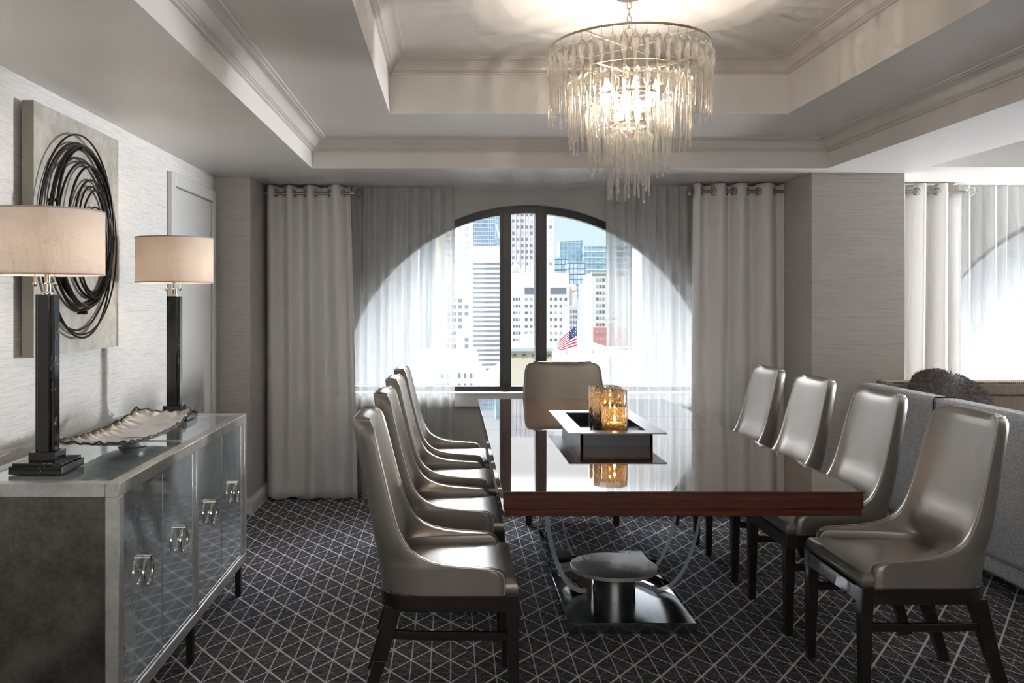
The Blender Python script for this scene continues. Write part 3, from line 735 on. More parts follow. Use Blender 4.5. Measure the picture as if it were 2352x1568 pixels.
# ------------------------------------------------------------------ chandelier
CHX, CHY = .755, 3.70
ch = thing('chandelier', 'four tier chandelier of hanging blown glass drops on a champagne metal frame', 'chandelier', (CHX, CHY, Z2))
def ringbar(R, z, h=.010, t=.003, name='tier_ring'):
    m = MB(); m.lathe([(R,z-h/2-Z2),(R,z+h/2-Z2),(R-t,z+h/2-Z2),(R-t,z-h/2-Z2),(R,z-h/2-Z2)], (CHX,CHY,Z2), 72); return m.build(name, MAT['gold'], ch, smooth=True)
tiers = [(.335,2.493,48),(.250,2.384,38),(.170,2.276,26),(.085,2.166,13)]
for R, z, n in tiers: ringbar(R, z)
m = MB()
for R, z, n in tiers:
    for a in (PI/4, -PI/4):
        d = Vector((math.cos(a), math.sin(a), 0))
        C = Vector((CHX,CHY,z)); w = Vector((-d.y,d.x,0))*.006
        p = [C-d*R-w, C+d*R-w, C+d*R+w, C-d*R+w]
        m.add(p+[q+Vector((0,0,.005)) for q in p], [(0,1,2,3),(7,6,5,4),(0,4,5,1),(1,5,6,2),(2,6,7,3),(3,7,4,0)])
m.build('cross_bar', MAT['gold'], ch)
m = MB(); m.tube([(CHX,CHY,2.10),(CHX,CHY,2.53)], .007, 10); m.lathe([(0,0),(.011,.002),(.013,.012),(.008,.02),(0,.022)], (CHX,CHY,2.52), 14); m.build('stem', MAT['gold'], ch, smooth=True)
z = 2.545; k = 0
m = MB(); m.tube([(CHX+.019*math.cos(2*PI*i/20), CHY, 2.556+.019*math.sin(2*PI*i/20)) for i in range(20)], .0028, 6, closed=True); m.build('hanging_ring', MAT['gold'], ch, smooth=True)
z = 2.588
while z < Z2-.01:
    d = Vector((1,0,0)) if k % 2 else Vector((.25,1,0)).normalized()
    m = MB(); m.tube([Vector((CHX,CHY,z)) + d*.009*math.cos(2*PI*i/16) + Vector((0,0,.018*math.sin(2*PI*i/16))) for i in range(16)], .0026, 6, closed=True)
    m.build('chain_link', MAT['gold'], ch, smooth=True); z += .028; k += 1
m = MB(); m.lathe([(0,-.011),(.03,-.010),(.055,-.005),(.058,0),(0,0)], (CHX,CHY,Z2), 28); m.build('canopy', MAT['gold'], ch, smooth=True)
prof = [(0,0),(.0022,-.002),(.0040,-.006),(.0034,-.010),(.006,-.0125),(.0125,-.018),(.0168,-.027),(.0175,-.036),(.0160,-.050),(.0135,-.072),(.0110,-.095),(.0088,-.120),(.0068,-.155),(.0056,-.195),(.0049,-.235),(.0044,-.272),(.0040,-.284),(.0024,-.2895),(0,-.291)]
def drop_mesh(seed):
    r = random.Random(seed); v = MB(); n = 9; rows = []
    for i, (R, zz) in enumerate(prof):
        tw = r.uniform(-.3,.3); bx = .0022*math.sin(zz*22+seed)*min(1, -zz*5); by = .0022*math.cos(zz*17+seed*2)*min(1, -zz*5)
        rows.append([(bx+R*(1+.10*math.sin(3*a+seed+zz*60))*math.cos(a), by+R*(1+.10*math.sin(3*a+seed+zz*60))*math.sin(a), zz) for a in [2*PI*q/n for q in range(n)]])
    v.grid(rows, closed=True, flip=True); return v
variants = [drop_mesh(s) for s in (1, 2, 3, 4)]
protos = []
allD = []
for ti, (R, z, n) in enumerate(tiers):
    for i in range(n):
        a = 2*PI*(i+.5*(ti % 2))/n - PI/2
        allD.append((CHX+R*math.cos(a), CHY+R*math.sin(a), z-.006, a, R, ti))
far = sorted([d for d in allD if d[5] < 2], key=lambda d: -(d[1]))[:len(allD)-100]
farset = set(id(d) for d in far)
stuff = MB(); hooks = MB(); rnd = random.Random(4)
for d in allD:
    sc = rnd.uniform(.93,1.05); zz = d[2]-.018; vi = rnd.randrange(4); rot = rnd.random()*6
    hooks.tube([(d[0],d[1],d[2]+.004),(d[0],d[1],zz-.003)], .0008, 4)
    if id(d) in farset:
        cs, sn = math.cos(rot), math.sin(rot)
        stuff.add([(d[0]+x*cs-y*sn, d[1]+x*sn+y*cs, zz+w*sc) for x,y,w in variants[vi].v], variants[vi].f)
        continue
    if len(protos) < 4:
        while len(protos) < 4:
            protos.append(variants[len(protos)].build('glass_drop', MAT['dropglass'], ch, smooth=True, world=False).data)
            bpy.data.objects.remove([o for o in ch.children if o.data == protos[-1]][0])
    o = bpy.data.objects.new('glass_drop', protos[vi]); COL.objects.link(o); o.parent = ch
    o.location = Vector((d[0],d[1],zz)) - Vector((CHX,CHY,Z2)); o.scale = (1,1,sc); o.rotation_euler = (0,0,rot)
so = stuff.build('glass_drop_fringe', MAT['dropglass'], ch, smooth=True); so['kind'] = 'stuff'
hk = hooks.build('hook_wire', MAT['nickel'], ch); hk['kind'] = 'stuff'
bulbs = []
for k in range(6):
    a = PI/6 + k*PI/3; bulbs.append((CHX+.115*math.cos(a), CHY+.115*math.sin(a), 2.285))
bulbs += [(CHX+.03, CHY-.03, 2.19), (CHX-.03, CHY+.03, 2.19)]
for (x,y,z) in bulbs:
    arm = MB(); dx, dy = x-CHX, y-CHY
    arm.tube([(CHX,CHY,z-.05),(CHX+dx*.5,CHY+dy*.5,z-.062),(x,y,z-.05)], .0045, 8); arm.tube([(x,y,z-.052),(x,y,z-.012)], .0095, 10)
    arm.build('lamp_arm', MAT['gold'], ch, smooth=True)
    b = MB(); b.lathe([(0,-.012),(.008,-.010),(.0145,.012),(.0135,.026),(.007,.045),(.002,.060),(0,.062)], (x,y,z), 12); b.build('bulb', MAT['bulb'], ch, smooth=True)

# ------------------------------------------------------------------ sofa and pillow
sf = thing('sectional_sofa', 'grey tweed corner sofa seen from behind beyond the dining chairs', 'sofa', (3.4, 4.4, 0))
def cushion(name, x0,x1,y0,y1,z0,z1, mat, r=.04, parent=sf, seg=4):
    m = MB(); m.box(x0,x1,y0,y1,z0,z1); o = m.build(name, mat, parent); return bevel(o, r, seg)
cushion('outer_back', 2.58, 2.71, 4.664, 5.53, .186, .90, MAT['sofa'], .028)
cushion('outer_back', 2.58, 2.71, 1.60, 4.656, .186, .90, MAT['sofa'], .028)
cushion('base', 2.60, 3.55, 1.62, 4.66, .10, .33, MAT['sofa'], .02); cushion('base', 2.71, 5.6, 4.665, 5.54, .10, .33, MAT['sofa'], .02)
cushion('seat_cushion', 2.80, 3.56, 1.65, 3.12, .33, .47, MAT['sofa']); cushion('seat_cushion', 2.80, 3.56, 3.13, 4.60, .33, .47, MAT['sofa'])
cushion('seat_cushion', 2.80, 4.10, 4.61, 5.36, .33, .47, MAT['sofa']); cushion('seat_cushion', 4.11, 5.58, 4.61, 5.36, .33, .47, MAT['sofa'])
for a, b in ((2.70,3.845),(3.85,4.90)): cushion('back_cushion', a, b, 5.40, 5.56, .33, .915, MAT['sofabrown'], .022)
m = MB()
def whip(x0, x1, y, z):
    n = int((x1-x0)/.0125)
    for i in range(n):
        x = x0+(x1-x0)*i/n; m.tube([(x,y-.002,z-.006),(x+.008,y-.004,z+.006)], .0030, 4)
for z in (.832,): whip(2.74, 4.60, 5.400, z)
whip(2.74, 4.60, 5.408, .906)
o = m.build('whip_stitch', MAT['stitch'], sf); o['kind'] = 'stuff'
m = MB(); m.tube([(2.578,4.66,.20),(2.578,4.66,.885),(2.59,4.66,.902),(2.70,4.66,.902)], .0045, 6); m.build('welt', MAT['stitch'], sf)
for x, y in ((2.66,1.7),(2.66,3.2),(2.66,4.6),(2.78,5.45),(3.5,1.7),(4.2,5.45),(5.5,5.45)):
    m = MB(); m.bar((x,y,0),(x,y,.19 if x < 2.7 else .10),(.05,.05),(.06,.06)); m.build('leg', MAT['legwood'], sf)
pl = thing('fur_pillow', 'dark grey-brown faux fur pillow leaning inside the sofa corner', 'pillow', (2.985, 5.245, .745))
m = MB(); rows = []; NU, NV = 40, 28; Rm = Matrix.Rotation(math.radians(14), 3, 'Y') @ Matrix.Rotation(math.radians(-10), 3, 'X') 
PC = Vector((2.985, 5.245, .745))
def pillow_pt(a, b):
    ca, sa, cb, sb_ = math.cos(a), math.sin(a), math.cos(b), math.sin(b)
    sg = lambda v, e: math.copysign(abs(v)**e, v)
    p = Vector((.235*sg(cb,.75)*sg(ca,.62), .085*sg(sb_,1.0), .235*sg(cb,.75)*sg(sa,.62)))
    p *= 1 + .035*math.sin(a*3+1)+.03*math.sin(a*5+b*3)
    return PC + Rm @ p
for j in range(NV+1):
    b = -PI/2 + PI*j/NV; rows.append([pillow_pt(2*PI*i/NU, b*.999) for i in range(NU)])
m.grid(rows, closed=True); m.build('cover', MAT['fur'], pl, smooth=True, angle=89)
fm = MB(); rnd = random.Random(5)
for i in range(14000):
    a = rnd.random()*2*PI; b = math.asin(rnd.uniform(-1,1))*.98
    p = pillow_pt(a, b); n = (p-PC).normalized()
    clump = math.sin(a*9)*math.cos(b*11)+math.sin(a*23+b*17)*.6
    L = .020 + .012*rnd.random() + .003*clump
    dr = Vector((.55+.35*math.sin(p.x*40+p.z*23)+rnd.uniform(-.5,.5), -.3+rnd.uniform(-.5,.4), -.75+.35*math.sin(p.x*31-p.z*37)+rnd.uniform(-.5,.5)))
    t = n.cross(Vector((rnd.uniform(-1,1),rnd.uniform(-1,1),rnd.uniform(-1,1)))).normalized()*.0013
    tip = p + (n*.8 + dr).normalized()*L
    mid = p + (n + dr*.45).normalized()*L*.55
    fm.add([p-t*1.2, p+t*1.2, mid+t, mid-t, tip], [(0,1,2,3),(3,2,4)], 1 if rnd.random() < .40+.12*clump else 0)
o = fm.build('fur', [MAT['fur'], MAT['fur2']], pl); o['kind'] = 'stuff'

# ------------------------------------------------------------------ the city outside
def cm(name, c, rough=.7): return plain(name, c, rough, 0, Specular_IOR_Level=.2)
WHITE = cm('white facade', (.80,.80,.79)); CREAM = cm('cream facade', (.72,.68,.58)); PINK = cm('pink edge', (.66,.50,.47)); LAV = cm('lavender stone', (.50,.47,.48))
GREYW = cm('grey window', (.17,.18,.20), .4); LGW = cm('pale blind window', (.40,.40,.39), .5); DARKG = cm('dark slate', (.20,.22,.28)); REDB = cm('red brick', (.60,.25,.21)); SAND = cm('sandstone', (.62,.54,.40)); TAUPE = cm('taupe stone', (.58,.54,.50))
YELL = cm('pale yellow', (.72,.68,.58)); ROOF = cm('slate roof', (.45,.48,.47)); SANDD = cm('shaded arch', (.22,.15,.09))
def m_glassgrid(name, base, line, sx, sz):
    t = NT(name); tc = t.n('TexCoord'); sp = t.n('SeparateXYZ'); t.t.links.new(tc.outputs['Object'], sp.inputs[0])
    a = t.M('LESS_THAN', t.M('FRACT', t.M('DIVIDE', sp.outputs[0], sx)), .16); b = t.M('LESS_THAN', t.M('FRACT', t.M('DIVIDE', sp.outputs[2], sz)), .22)
    n = t.n('TexWhiteNoise', noise_dimensions='2D'); cb = t.n('CombineXYZ'); t.put(cb.inputs[0], t.M('FLOOR', t.M('DIVIDE', sp.outputs[0], sx))); t.put(cb.inputs[1], t.M('FLOOR', t.M('DIVIDE', sp.outputs[2], sz))); t.put(n.inputs[0], cb.outputs[0])
    col = t.mix(t.M('MAXIMUM', a, b), t.mix(t.M('MULTIPLY', n.outputs[0], .5), base, tuple(min(1, x*1.9) for x in base)), line)
    return t.end(t.P(col, .4))
TEAL = m_glassgrid('teal curtain wall', (.15,.22,.25), (.30,.39,.42), 4.2, 4.0); TEAL2 = m_glassgrid('dark lattice curtain wall', (.26,.33,.36), (.06,.10,.13), 3.4, 5.0); BLUEG = m_glassgrid('blue window grid', (.16,.20,.25), (.50,.53,.56), 2.0, 3.9)
GROUND = -75
RTOP = cm('gravel roof', (.16,.16,.16))  # roof tops darkened to offset the boosted sky
def bldg(name, label, D, px0, px1, ytop, mat, depth=25, zb=GROUND):
    x0, x1, zt = PX(px0,D), PX(px1,D), PZ(ytop,D)
    root = thing(name, label, 'building', ((x0+x1)/2, D, zb))
    m = MB(); m.box(x0,x1,D,D+depth,zb,zt); o = m.build('tower_block' if 'tower' in name else 'block', [mat, RTOP], root); o.data.polygons[1].material_index = 1
    return root
def wins(root, D, xs, ys, w, h, mats, name='window', seed=1, skip=0):
    rnd = random.Random(seed); W2, H2 = w*D/F/2, h*D/F/2
    me = []
    for mt in mats:
        mb = MB(); mb.box(-W2,W2,-.12,.12,-H2,H2); o = mb.build(name, mt, root, world=False); me.append(o.data); bpy.data.objects.remove(o)
    for y in ys:
        for x in xs:
            if rnd.random() < skip: continue
            o = bpy.data.objects.new(name, me[0] if rnd.random() < .68 or len(me) == 1 else me[-1]); COL.objects.link(o); o.parent = root
            o.location = Vector((PX(x,D), D-.05, PZ(y,D))) - ORG[root.name]
def fr(a, b, n): return [a+(b-a)*i/(n-1) for i in range(n)]
m = MB(); m.box(-900,900,30,1400,GROUND-1,GROUND); struct('ground', m, cm('street', (.03,.03,.03)))
# cream grid tower
b = bldg('grid_tower', 'cream tower with square window grid and pink corner seen at the window edge', 500, 1000, 1085, 300, CREAM)
m = MB(); m.box(PX(1078,499.6),PX(1085.5,499.6),499.5,500.5,GROUND,PZ(300,500)); m.build('pink_corner', PINK, b)
wins(b, 500, [1057-14.6*k+(k*.0) for k in range(-1,3)], fr(495,675,13), 9.8, 9.8, [LGW], seed=2)
wins(b, 500, [1057-14.6*k for k in range(-1,3)], fr(690,810,9), 9.0, 9.0, [GREYW, LGW], seed=2)
b = bldg('window_tower', 'pale blue tower of tiny windows behind the striped white building', 860, 1080, 1137, 440, BLUEG)
b = bldg('glass_tower', 'blue glass tower with slanting braces beside the window mullion', 830, 1139, 1166, 420, TEAL)
m = MB(); m.tube([(PX(1139,829),828.5,PZ(515,829)),(PX(1152,829),828.5,PZ(560,829))], .9, 5); m.build('brace', WHITE, b)
b = bldg('striped_tower', 'white tower block with dark horizontal window bands', 600, 1085, 1163, 565, WHITE)
for k in range(25):
    m = MB(); y = 606+11*k; m.box(PX(1086,599.8),PX(1160,599.8),599.7,600.2,PZ(y+2.6,600),PZ(y-2.6,600)); m.build('window_band', GREYW, b)
m = MB(); m.box(PX(1088,599.8),PX(1140,599.8),599.7,600.2,PZ(598,600),PZ(584,600)); m.build('roof_louvre', cm('louvre', (.62,.62,.62)), b)
b = bldg('stone_tower', 'tall lavender stone tower behind the middle pane', 660, 1166, 1273, 380, LAV)
wins(b, 660, [1179+10.35*k for k in range(5)] + [1264.5], fr(479,606,10), 5.6, 7.2, [GREYW, LGW], seed=3, skip=.08)
for k in range(6):
    m = MB(); x = 1174+10.35*k; m.box(PX(x-1.0,659),PX(x+1.0,659),658.6,660,GROUND,PZ(380,660)); m.build('pilaster', LAV, b)
b = bldg('office_block', 'white office block with rows of small square windows and a domed roof', 420, 1168, 1308, 626, WHITE, 30)
wins(b, 420, [1181,1187,1193], fr(687,780,7), 4.6, 6.4, [GREYW, LGW], seed=4)
wins(b, 420, [1208.6,1220,1231,1266,1276.5,1288,1299.5], fr(687,780,7), 6.4, 6.6, [GREYW, LGW], seed=5)
for (x0, x1) in ((1205,1240),(1264,1301)):
    m = MB(); m.box(PX(x0,419.8),PX(x1,419.8),419.7,420.2,PZ(675,420),PZ(660,420)); m.build('loggia', GREYW, b)
m = MB(); m.lathe([(2.9,-1),(2.9,0),(2.4,2.4),(1.2,4.2),(.15,5.2),(.1,11)], (PX(1184,424),424,PZ(626,424)), 20); m.build('dome', ROOF, b, smooth=True)
b = bldg('clock_tower', 'slim beige clock tower with round top and clock face', 425, 1307.5, 1326, 661, TAUPE, 6)
m = MB(); xc, zc = PX(1316.8,425), PZ(661,425); R = (1326-1307.5)/2*425/F
m.add([(xc+R*math.cos(PI*i/16),425,zc+R*math.sin(PI*i/16)) for i in range(17)]+[(xc+R*math.cos(PI*i/16),431,zc+R*math.sin(PI*i/16)) for i in range(17)], [tuple(range(17)),tuple(range(33,16,-1))]+[(i,i+17,i+18,i+1) for i in range(16)]); m.build('round_top', TAUPE, b)
m = MB(); m.add([(xc+1.45*math.cos(2*PI*i/24),424.8,zc+1.45*math.sin(2*PI*i/24)) for i in range(24)], [tuple(range(24))]); ck = m.build('clock_face', cm('clock face', (.78,.66,.58)), b)
m = MB(); m.tube([(xc+1.45*math.cos(2*PI*i/24),424.7,zc+1.45*math.sin(2*PI*i/24)) for i in range(24)], .16, 5, closed=True); m.build('clock_rim', cm('clock rim', (.66,.40,.35)), ck)
m = MB(); m.tube([(xc-.5,424.6,zc+.75),(xc,424.6,zc),(xc+.7,424.6,zc-.55)], .09, 4); m.build('clock_hands', DARKG, ck)
b = bldg('low_block', 'taupe block with paired windows below the clock tower', 390, 1307, 1344, 703, TAUPE, 18)
wins(b, 390, [1311.5,1317.5,1323.5], fr(715,752,4), 3.4, 7, [GREYW], seed=6); wins(b, 390, [1334], fr(715,762,5), 7.8, 7.0, [GREYW], seed=7)
m = MB(); m.box(PX(1320,393),PX(1343,393),393,400,PZ(703,393),PZ(688,393)); m.build('penthouse', TAUPE, b)
b = bldg('teal_tower', 'teal glass tower with slanted roofline against the blue sky', 900, 1286, 1338, 556, TEAL)
m = MB(); x0, x1 = PX(1286,900), PX(1338,900); z0, z1, z2 = PZ(556,900), PZ(555,900), PZ(551,900)
m.add([(x0,900,z0-.1),(x1,900,z0-.1),(x1,900,z2),(x0,900,z1),(x0,925,z0-.1),(x1,925,z0-.1),(x1,925,z2),(x0,925,z1)], [(0,1,2,3),(7,6,5,4),(3,2,6,7),(1,5,6,2),(0,3,7,4)]); m.build('slanted_crown', TEAL, b)
b = bldg('teal_slab', 'wide teal glass slab with pale floor bands beside the slanted tower', 880, 1341, 1470, 566, TEAL)
for y in (577, 592, 604, 619):
    m = MB(); m.box(PX(1342,879),PX(1470,879),879,880.5,PZ(y+1.2,880),PZ(y-1.2,880)); m.build('floor_band', cm('pale band', (.62,.76,.80)), b)
b = bldg('lattice_tower', 'dark latticed glass building in front of the teal towers', 830, 1274, 1304, 590, TEAL2)
b = bldg('lattice_tower', 'stepped glass building with dark lattice right above the clock tower', 800, 1305, 1345, 604, TEAL2)
b = bldg('cream_block', 'pale yellow block on a red brick base beside the sheer curtain', 300, 1360, 1440, 627, YELL, 20)
wins(b, 300, [1372,1379,1386,1398,1405,1412], fr(643,745,8), 5.2, 6.6, [GREYW, LGW], seed=8)
m = MB(); m.box(PX(1363,299.6),PX(1440,299.6),299.4,300.5,GROUND,PZ(752,300)); m.build('red_base', REDB, b)
wins(b, 299.4, [1372.5,1380,1387,1398,1406], [763,779], 5, 6.5, [LGW], seed=9)
m = MB(); m.box(PX(1358,299.6),PX(1440,299.6),299,300.5,PZ(628.5,300),PZ(625,300)); m.build('cornice', TAUPE, b)
b = bldg('slate_block', 'narrow slate grey block between the taupe and pale yellow buildings', 325, 1342, 1364, 650, DARKG, 15)
# near roofs
b = bldg('villa', 'low white building with small windows at the lower window corner', 120, 960, 1099, 813, WHITE, 12)
m = MB(); m.box(PX(960,119.5),PX(1110,119.5),119.2,130,GROUND,PZ(860,119.5)); m.build('wing', WHITE, b)
wins(b, 119.2, [1002,1015,1028.5,1055,1068.5,1082], [862.5,885.5], 6, 11, [GREYW], seed=10)
m = MB(); pts = [(1099,833),(1106,836),(1108,843),(1115,846),(1117,853),(1111,858),(1099,860)]
m.add([(PX(x,119.5),119.4,PZ(y,119.5)) for x, y in pts]+[(PX(x,119.5),121,PZ(y,119.5)) for x, y in pts], [tuple(range(6,-1,-1)),tuple(range(7,14))]+[(i,(i+1)%7,(i+1)%7+7,i+7) for i in range(7)]); m.build('scroll_cornice', WHITE, b)
b = thing('gabled_roof', 'sloping grey-green roof at the foot of the window', 'roof', (PX(1135,70),70,-20))
m = MB(); A = [(PX(1092,70),70,PZ(893,70)),(PX(1166,70),70,PZ(845,70)),(PX(1200,70),70,PZ(845,70)),(PX(1200,70),70,-20),(PX(1092,70),70,-20)]
m.add(A+[(x,y+8,z) for x,y,z in A], [(4,3,2,1,0),(5,6,7,8,9)]+[(i,(i+1)%5,(i+1)%5+5,i+5) for i in range(5)]); m.build('gable', YELL, b)
m = MB(); 
for k, mt in ((0,0),(1,0)):
    o0 = 4+k*9; m.add([(PX(1104+k*16,69.7),69.7,PZ(893,69.7)),(PX(1110+k*16,69.7),69.7,PZ(893,69.7)),(PX(1168,69.7),69.7,PZ(855+o0,69.7)),(PX(1168,69.7),69.7,PZ(851+o0,69.7))], [(0,1,2,3)])
m.build('roof_seam', ROOF, b)
b = bldg('sandstone_tower', 'sandstone building with round arched openings just outside the middle pane', 60, 1170, 1268, 803, SAND, 10, -30)
m = MB(); m.box(PX(1166,59.7),PX(1270,59.7),59.5,70,PZ(806,59.7),PZ(799,59.7)); m.build('cornice', ROOF, b)
for xc in (1182, 1204, 1227, 1262):
    m = MB(); R = 6*60/F; X, Z = PX(xc,59.9), PZ(819,59.9)
    P = [(X+R*math.cos(PI*i/12),59.88,Z+R*math.sin(PI*i/12)) for i in range(13)]; Q = [(X+R*.72*math.cos(PI*i/12)+.03,59.86,Z-.05+R*.72*math.sin(PI*i/12)) for i in range(13)]
    m.grid([P,Q]); m.build('arch', SANDD, b)
m = MB(); m.lathe([(1.0,0),(1.0,.35),(.85,.8),(.5,1.0),(0,1.05)], (PX(1222,64),64,PZ(799,64)), 24); m.build('cupola', ROOF, b, smooth=True)
b = bldg('flat_roof', 'white flat rooftop with vents below the flag', 85, 1262, 1460, 815, WHITE, 25, -30)
m = MB(); m.box(PX(1310,100),PX(1460,100),100,101,PZ(802,100),PZ(797,100)); m.box(PX(1310,100),PX(1460,100),100,101,PZ(815,100),PZ(806,100)); m.build('parapet', ROOF, b)
for x in (1290,1300,1304):
    m = MB(); m.lathe([(.12,0),(.12,.5),(.18,.5),(.18,.62),(0,.66)], (PX(x,86),86,PZ(815,86)), 10); m.build('vent', ROOF, b)
m = MB(); m.box(PX(1358,88),PX(1366,88),88,89,PZ(816,88),PZ(800,88)); m.build('stair_head', ROOF, b)
fl = thing('flag', 'waving flag with red and white stripes and starred blue canton on a rooftop pole', 'flag', (PX(1327,84),84,PZ(830,84)))
m = MB(); m.tube([(PX(1327,84),84,PZ(836,84)),(PX(1327,84),84,PZ(738,84))], [.055,.04], 8); m.lathe([(0,-.06),(.06,0),(0,.06)], (PX(1327,84),84,PZ(737,84)), 8); m.build('pole', WHITE, fl)
def fpt(s, t):      # s from hoist to fly, t from top to bottom
    hx, hy = 1326 + (1325-1326)*t, 746 + (794.5-746)*t; ex, ey = 1277 + 3*t, 791 + 14.5*t
    x = hx+(ex-hx)*s; y = hy+(ey-hy)*s + 4*math.sin(s*PI)*(-.6+t*.6) + 1.4*math.sin(s*9+t*2)*s
    return Vector((PX(x,84), 84 + .35*math.sin(s*9+t*1.5)*s**.6, PZ(y,84)))
m = MB(); NS, NTt = 30, 26
rows = [[fpt(i/NS, j/NTt) for i in range(NS+1)] for j in range(NTt+1)]
base_i = 0
for j in range(NTt):
    for i in range(NS):
        mi = 2 if (i < NS*.40 and j < 14) else (0 if (j//2) % 2 == 0 else 1)
        m.add([rows[j][i],rows[j+1][i],rows[j+1][i+1],rows[j][i+1]], [(0,1,2,3)], mi)
t = NT('starred canton'); vv = t.n('TexVoronoi'); t.put(vv.inputs['Vector'], t.coord()); vv.inputs['Scale'].default_value = 4.2; vv.inputs['Randomness'].default_value = .3
STAR = t.end(t.P(t.mix(t.M('LESS_THAN', vv.outputs[0], .28), (.03,.05,.13), (.8,.8,.82)), .8))
m.build('cloth', [cm('flag red', (.50,.02,.06)), cm('flag white', (.80,.78,.80)), STAR], fl, smooth=True)
# buildings that only show through the sheers
bldg('far_block', 'white block dimly seen through the sheer by the eyelet curtain', 450, 700, 960, 480, WHITE); bldg('far_block', 'white block dimly seen through the sheer by the column', 450, 1475, 1740, 560, WHITE)
bldg('far_block', 'pale block behind the sheer at the second window', 400, 2150, 2800, 500, WHITE)

# ------------------------------------------------------------------ light
wd = bpy.data.worlds.new('sky'); scene.world = wd; wd.use_nodes = True; nt = wd.node_tree; nt.nodes.clear()
out = nt.nodes.new('ShaderNodeOutputWorld'); bg = nt.nodes.new('ShaderNodeBackground'); tc = nt.nodes.new('ShaderNodeTexCoord'); sp = nt.nodes.new('ShaderNodeSeparateXYZ'); rp = nt.nodes.new('ShaderNodeValToRGB')
nt.links.new(tc.outputs['Generated'], sp.inputs[0]); nt.links.new(sp.outputs[2], rp.inputs[0]); nt.links.new(rp.outputs[0], bg.inputs[0]); nt.links.new(bg.outputs[0], out.inputs[0])
e = rp.color_ramp.elements; e[0].position = 0; e[0].color = (.38,.45,.48,1); e[1].position = .115; e[1].color = (.33,.42,.475,1)
q = e.new(.6); q.color = (.40,.58,.84,1)
# the high sky over the city side is boosted, unseen, to light the room
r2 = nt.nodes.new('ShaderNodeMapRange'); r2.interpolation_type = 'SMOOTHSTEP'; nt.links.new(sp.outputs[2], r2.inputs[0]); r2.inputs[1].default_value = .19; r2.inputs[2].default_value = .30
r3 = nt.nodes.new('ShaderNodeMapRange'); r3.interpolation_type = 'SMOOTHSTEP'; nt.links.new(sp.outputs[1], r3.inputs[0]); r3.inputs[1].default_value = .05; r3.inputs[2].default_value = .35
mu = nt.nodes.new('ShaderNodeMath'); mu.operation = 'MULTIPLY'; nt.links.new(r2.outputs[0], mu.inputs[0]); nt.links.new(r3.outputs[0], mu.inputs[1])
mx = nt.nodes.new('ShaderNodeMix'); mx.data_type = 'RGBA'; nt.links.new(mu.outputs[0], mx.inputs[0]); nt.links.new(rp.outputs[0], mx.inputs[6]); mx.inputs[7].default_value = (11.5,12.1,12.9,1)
r4 = nt.nodes.new('ShaderNodeMapRange'); r4.interpolation_type = 'SMOOTHSTEP'; nt.links.new(sp.outputs[2], r4.inputs[0]); r4.inputs[1].default_value = .112; r4.inputs[2].default_value = .16  # band just above the view, added for the table top to reflect
m4 = nt.nodes.new('ShaderNodeMath'); m4.operation = 'MULTIPLY'; nt.links.new(r4.outputs[0], m4.inputs[0]); nt.links.new(r3.outputs[0], m4.inputs[1])
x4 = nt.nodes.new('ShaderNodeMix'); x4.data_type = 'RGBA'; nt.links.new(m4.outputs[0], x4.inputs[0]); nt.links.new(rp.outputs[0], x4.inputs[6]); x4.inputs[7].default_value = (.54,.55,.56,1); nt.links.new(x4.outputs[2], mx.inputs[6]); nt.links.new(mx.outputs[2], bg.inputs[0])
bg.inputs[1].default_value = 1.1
def light(name, typ, loc, energy, color=(1,1,1), rot=None, **kw):
    d = bpy.data.lights.new(name, typ); d.energy = energy; d.color = color
    for k, v in kw.items(): setattr(d, k, v)
    o = bpy.data.objects.new(name, d); COL.objects.link(o); o.location = loc
    if rot: o.rotation_euler = rot
    return o
def aim(loc, to): return (Vector(to)-Vector(loc)).to_track_quat('-Z', 'Y').to_euler()
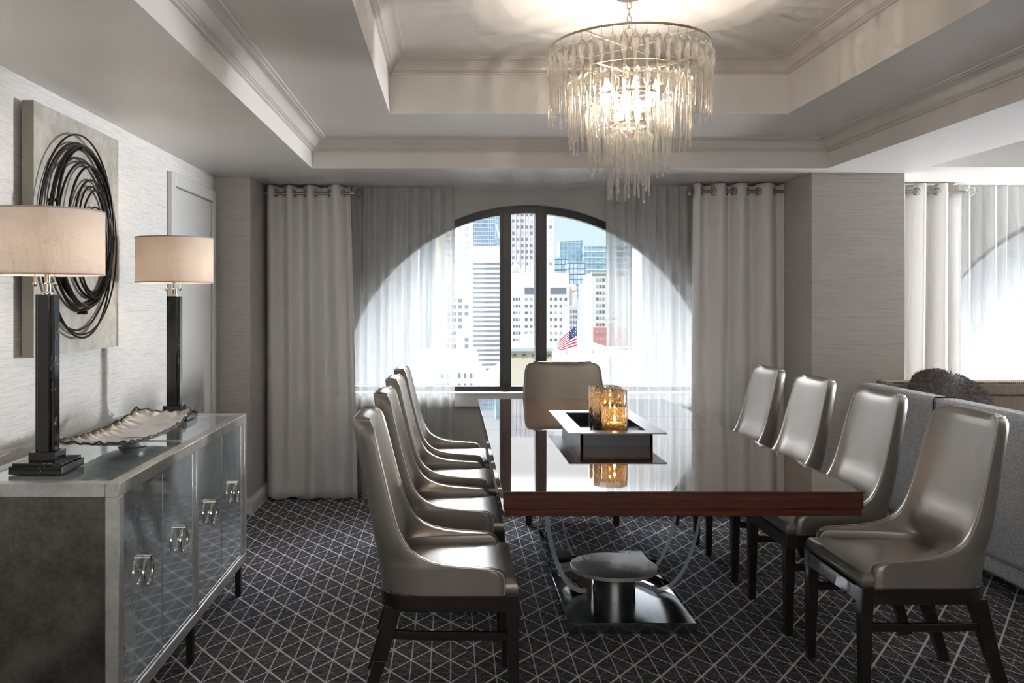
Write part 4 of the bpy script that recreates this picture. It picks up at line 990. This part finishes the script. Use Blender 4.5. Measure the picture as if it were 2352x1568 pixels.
light('sun', 'SUN', (0,-20,30), 1.35, (1,.97,.92), aim((-6,-14,13),(0,0,0)), angle=.01)
for cx in WX:
    o = light('window_portal', 'AREA', (cx, YF+.25, SILL+.70), 1, rot=aim((0,1,0),(0,0,0)), shape='RECTANGLE', size=2.9, size_y=1.5); o.data.cycles.is_portal = True
    # added fill lamps; the right and rear walls have no windows
light('window_daylight_side', 'AREA', (XR-.05, 5.9, 1.30), 165, (.95,.98,1), aim((1,0,0),(0,0,0)), shape='RECTANGLE', size=.9, size_y=1.4, spread=2.3)
light('window_daylight_rear', 'AREA', (.6, YB+.05, 1.5), 24, (1,.98,.95), aim((0,-1,0),(0,0,0)), shape='RECTANGLE', size=3.6, size_y=1.3)  # added fill from behind the camera
for i, p in enumerate(bulbs): light('chandelier_bulb', 'POINT', p, 9.0, (1,.87,.74), shadow_soft_size=.012)
for p in (lampA, lampB):
    for sx in (-1,1): light('lamp_bulb', 'POINT', (p[0]+sx*.065,p[1],p[2]), .85, (1,.86,.75), shadow_soft_size=.02)
for p in candles: light('candle_light', 'POINT', p, .35, (1,.55,.20), shadow_soft_size=.006)

# ------------------------------------------------------------------ camera
cd = bpy.data.cameras.new('camera'); cam = bpy.data.objects.new('camera', cd); COL.objects.link(cam)
cam.location = (0,0,H); cam.rotation_euler = (PI/2,0,0); cd.sensor_width = 36; cd.lens = F*36/2352; cd.shift_x = (1176-VX)/2352; cd.shift_y = -(784-VY)/2352
cd.clip_start = .05; cd.clip_end = 3000
scene.camera = cam
vs = scene.view_settings; scene.display_settings.display_device = 'sRGB'; vs.view_transform = 'Standard'; vs.look = 'None'; vs.exposure = .98; vs.gamma = 1; vs.use_curve_mapping = False
cy = scene.cycles; cy.max_bounces = 9; cy.diffuse_bounces = 4; cy.glossy_bounces = 4; cy.transmission_bounces = 8; cy.transparent_max_bounces = 14
cy.caustics_reflective = False; cy.caustics_refractive = False; cy.sample_clamp_indirect = 4; cy.use_denoising = True; cy.use_adaptive_sampling = True; cy.adaptive_threshold = .13; cy.adaptive_min_samples = 14
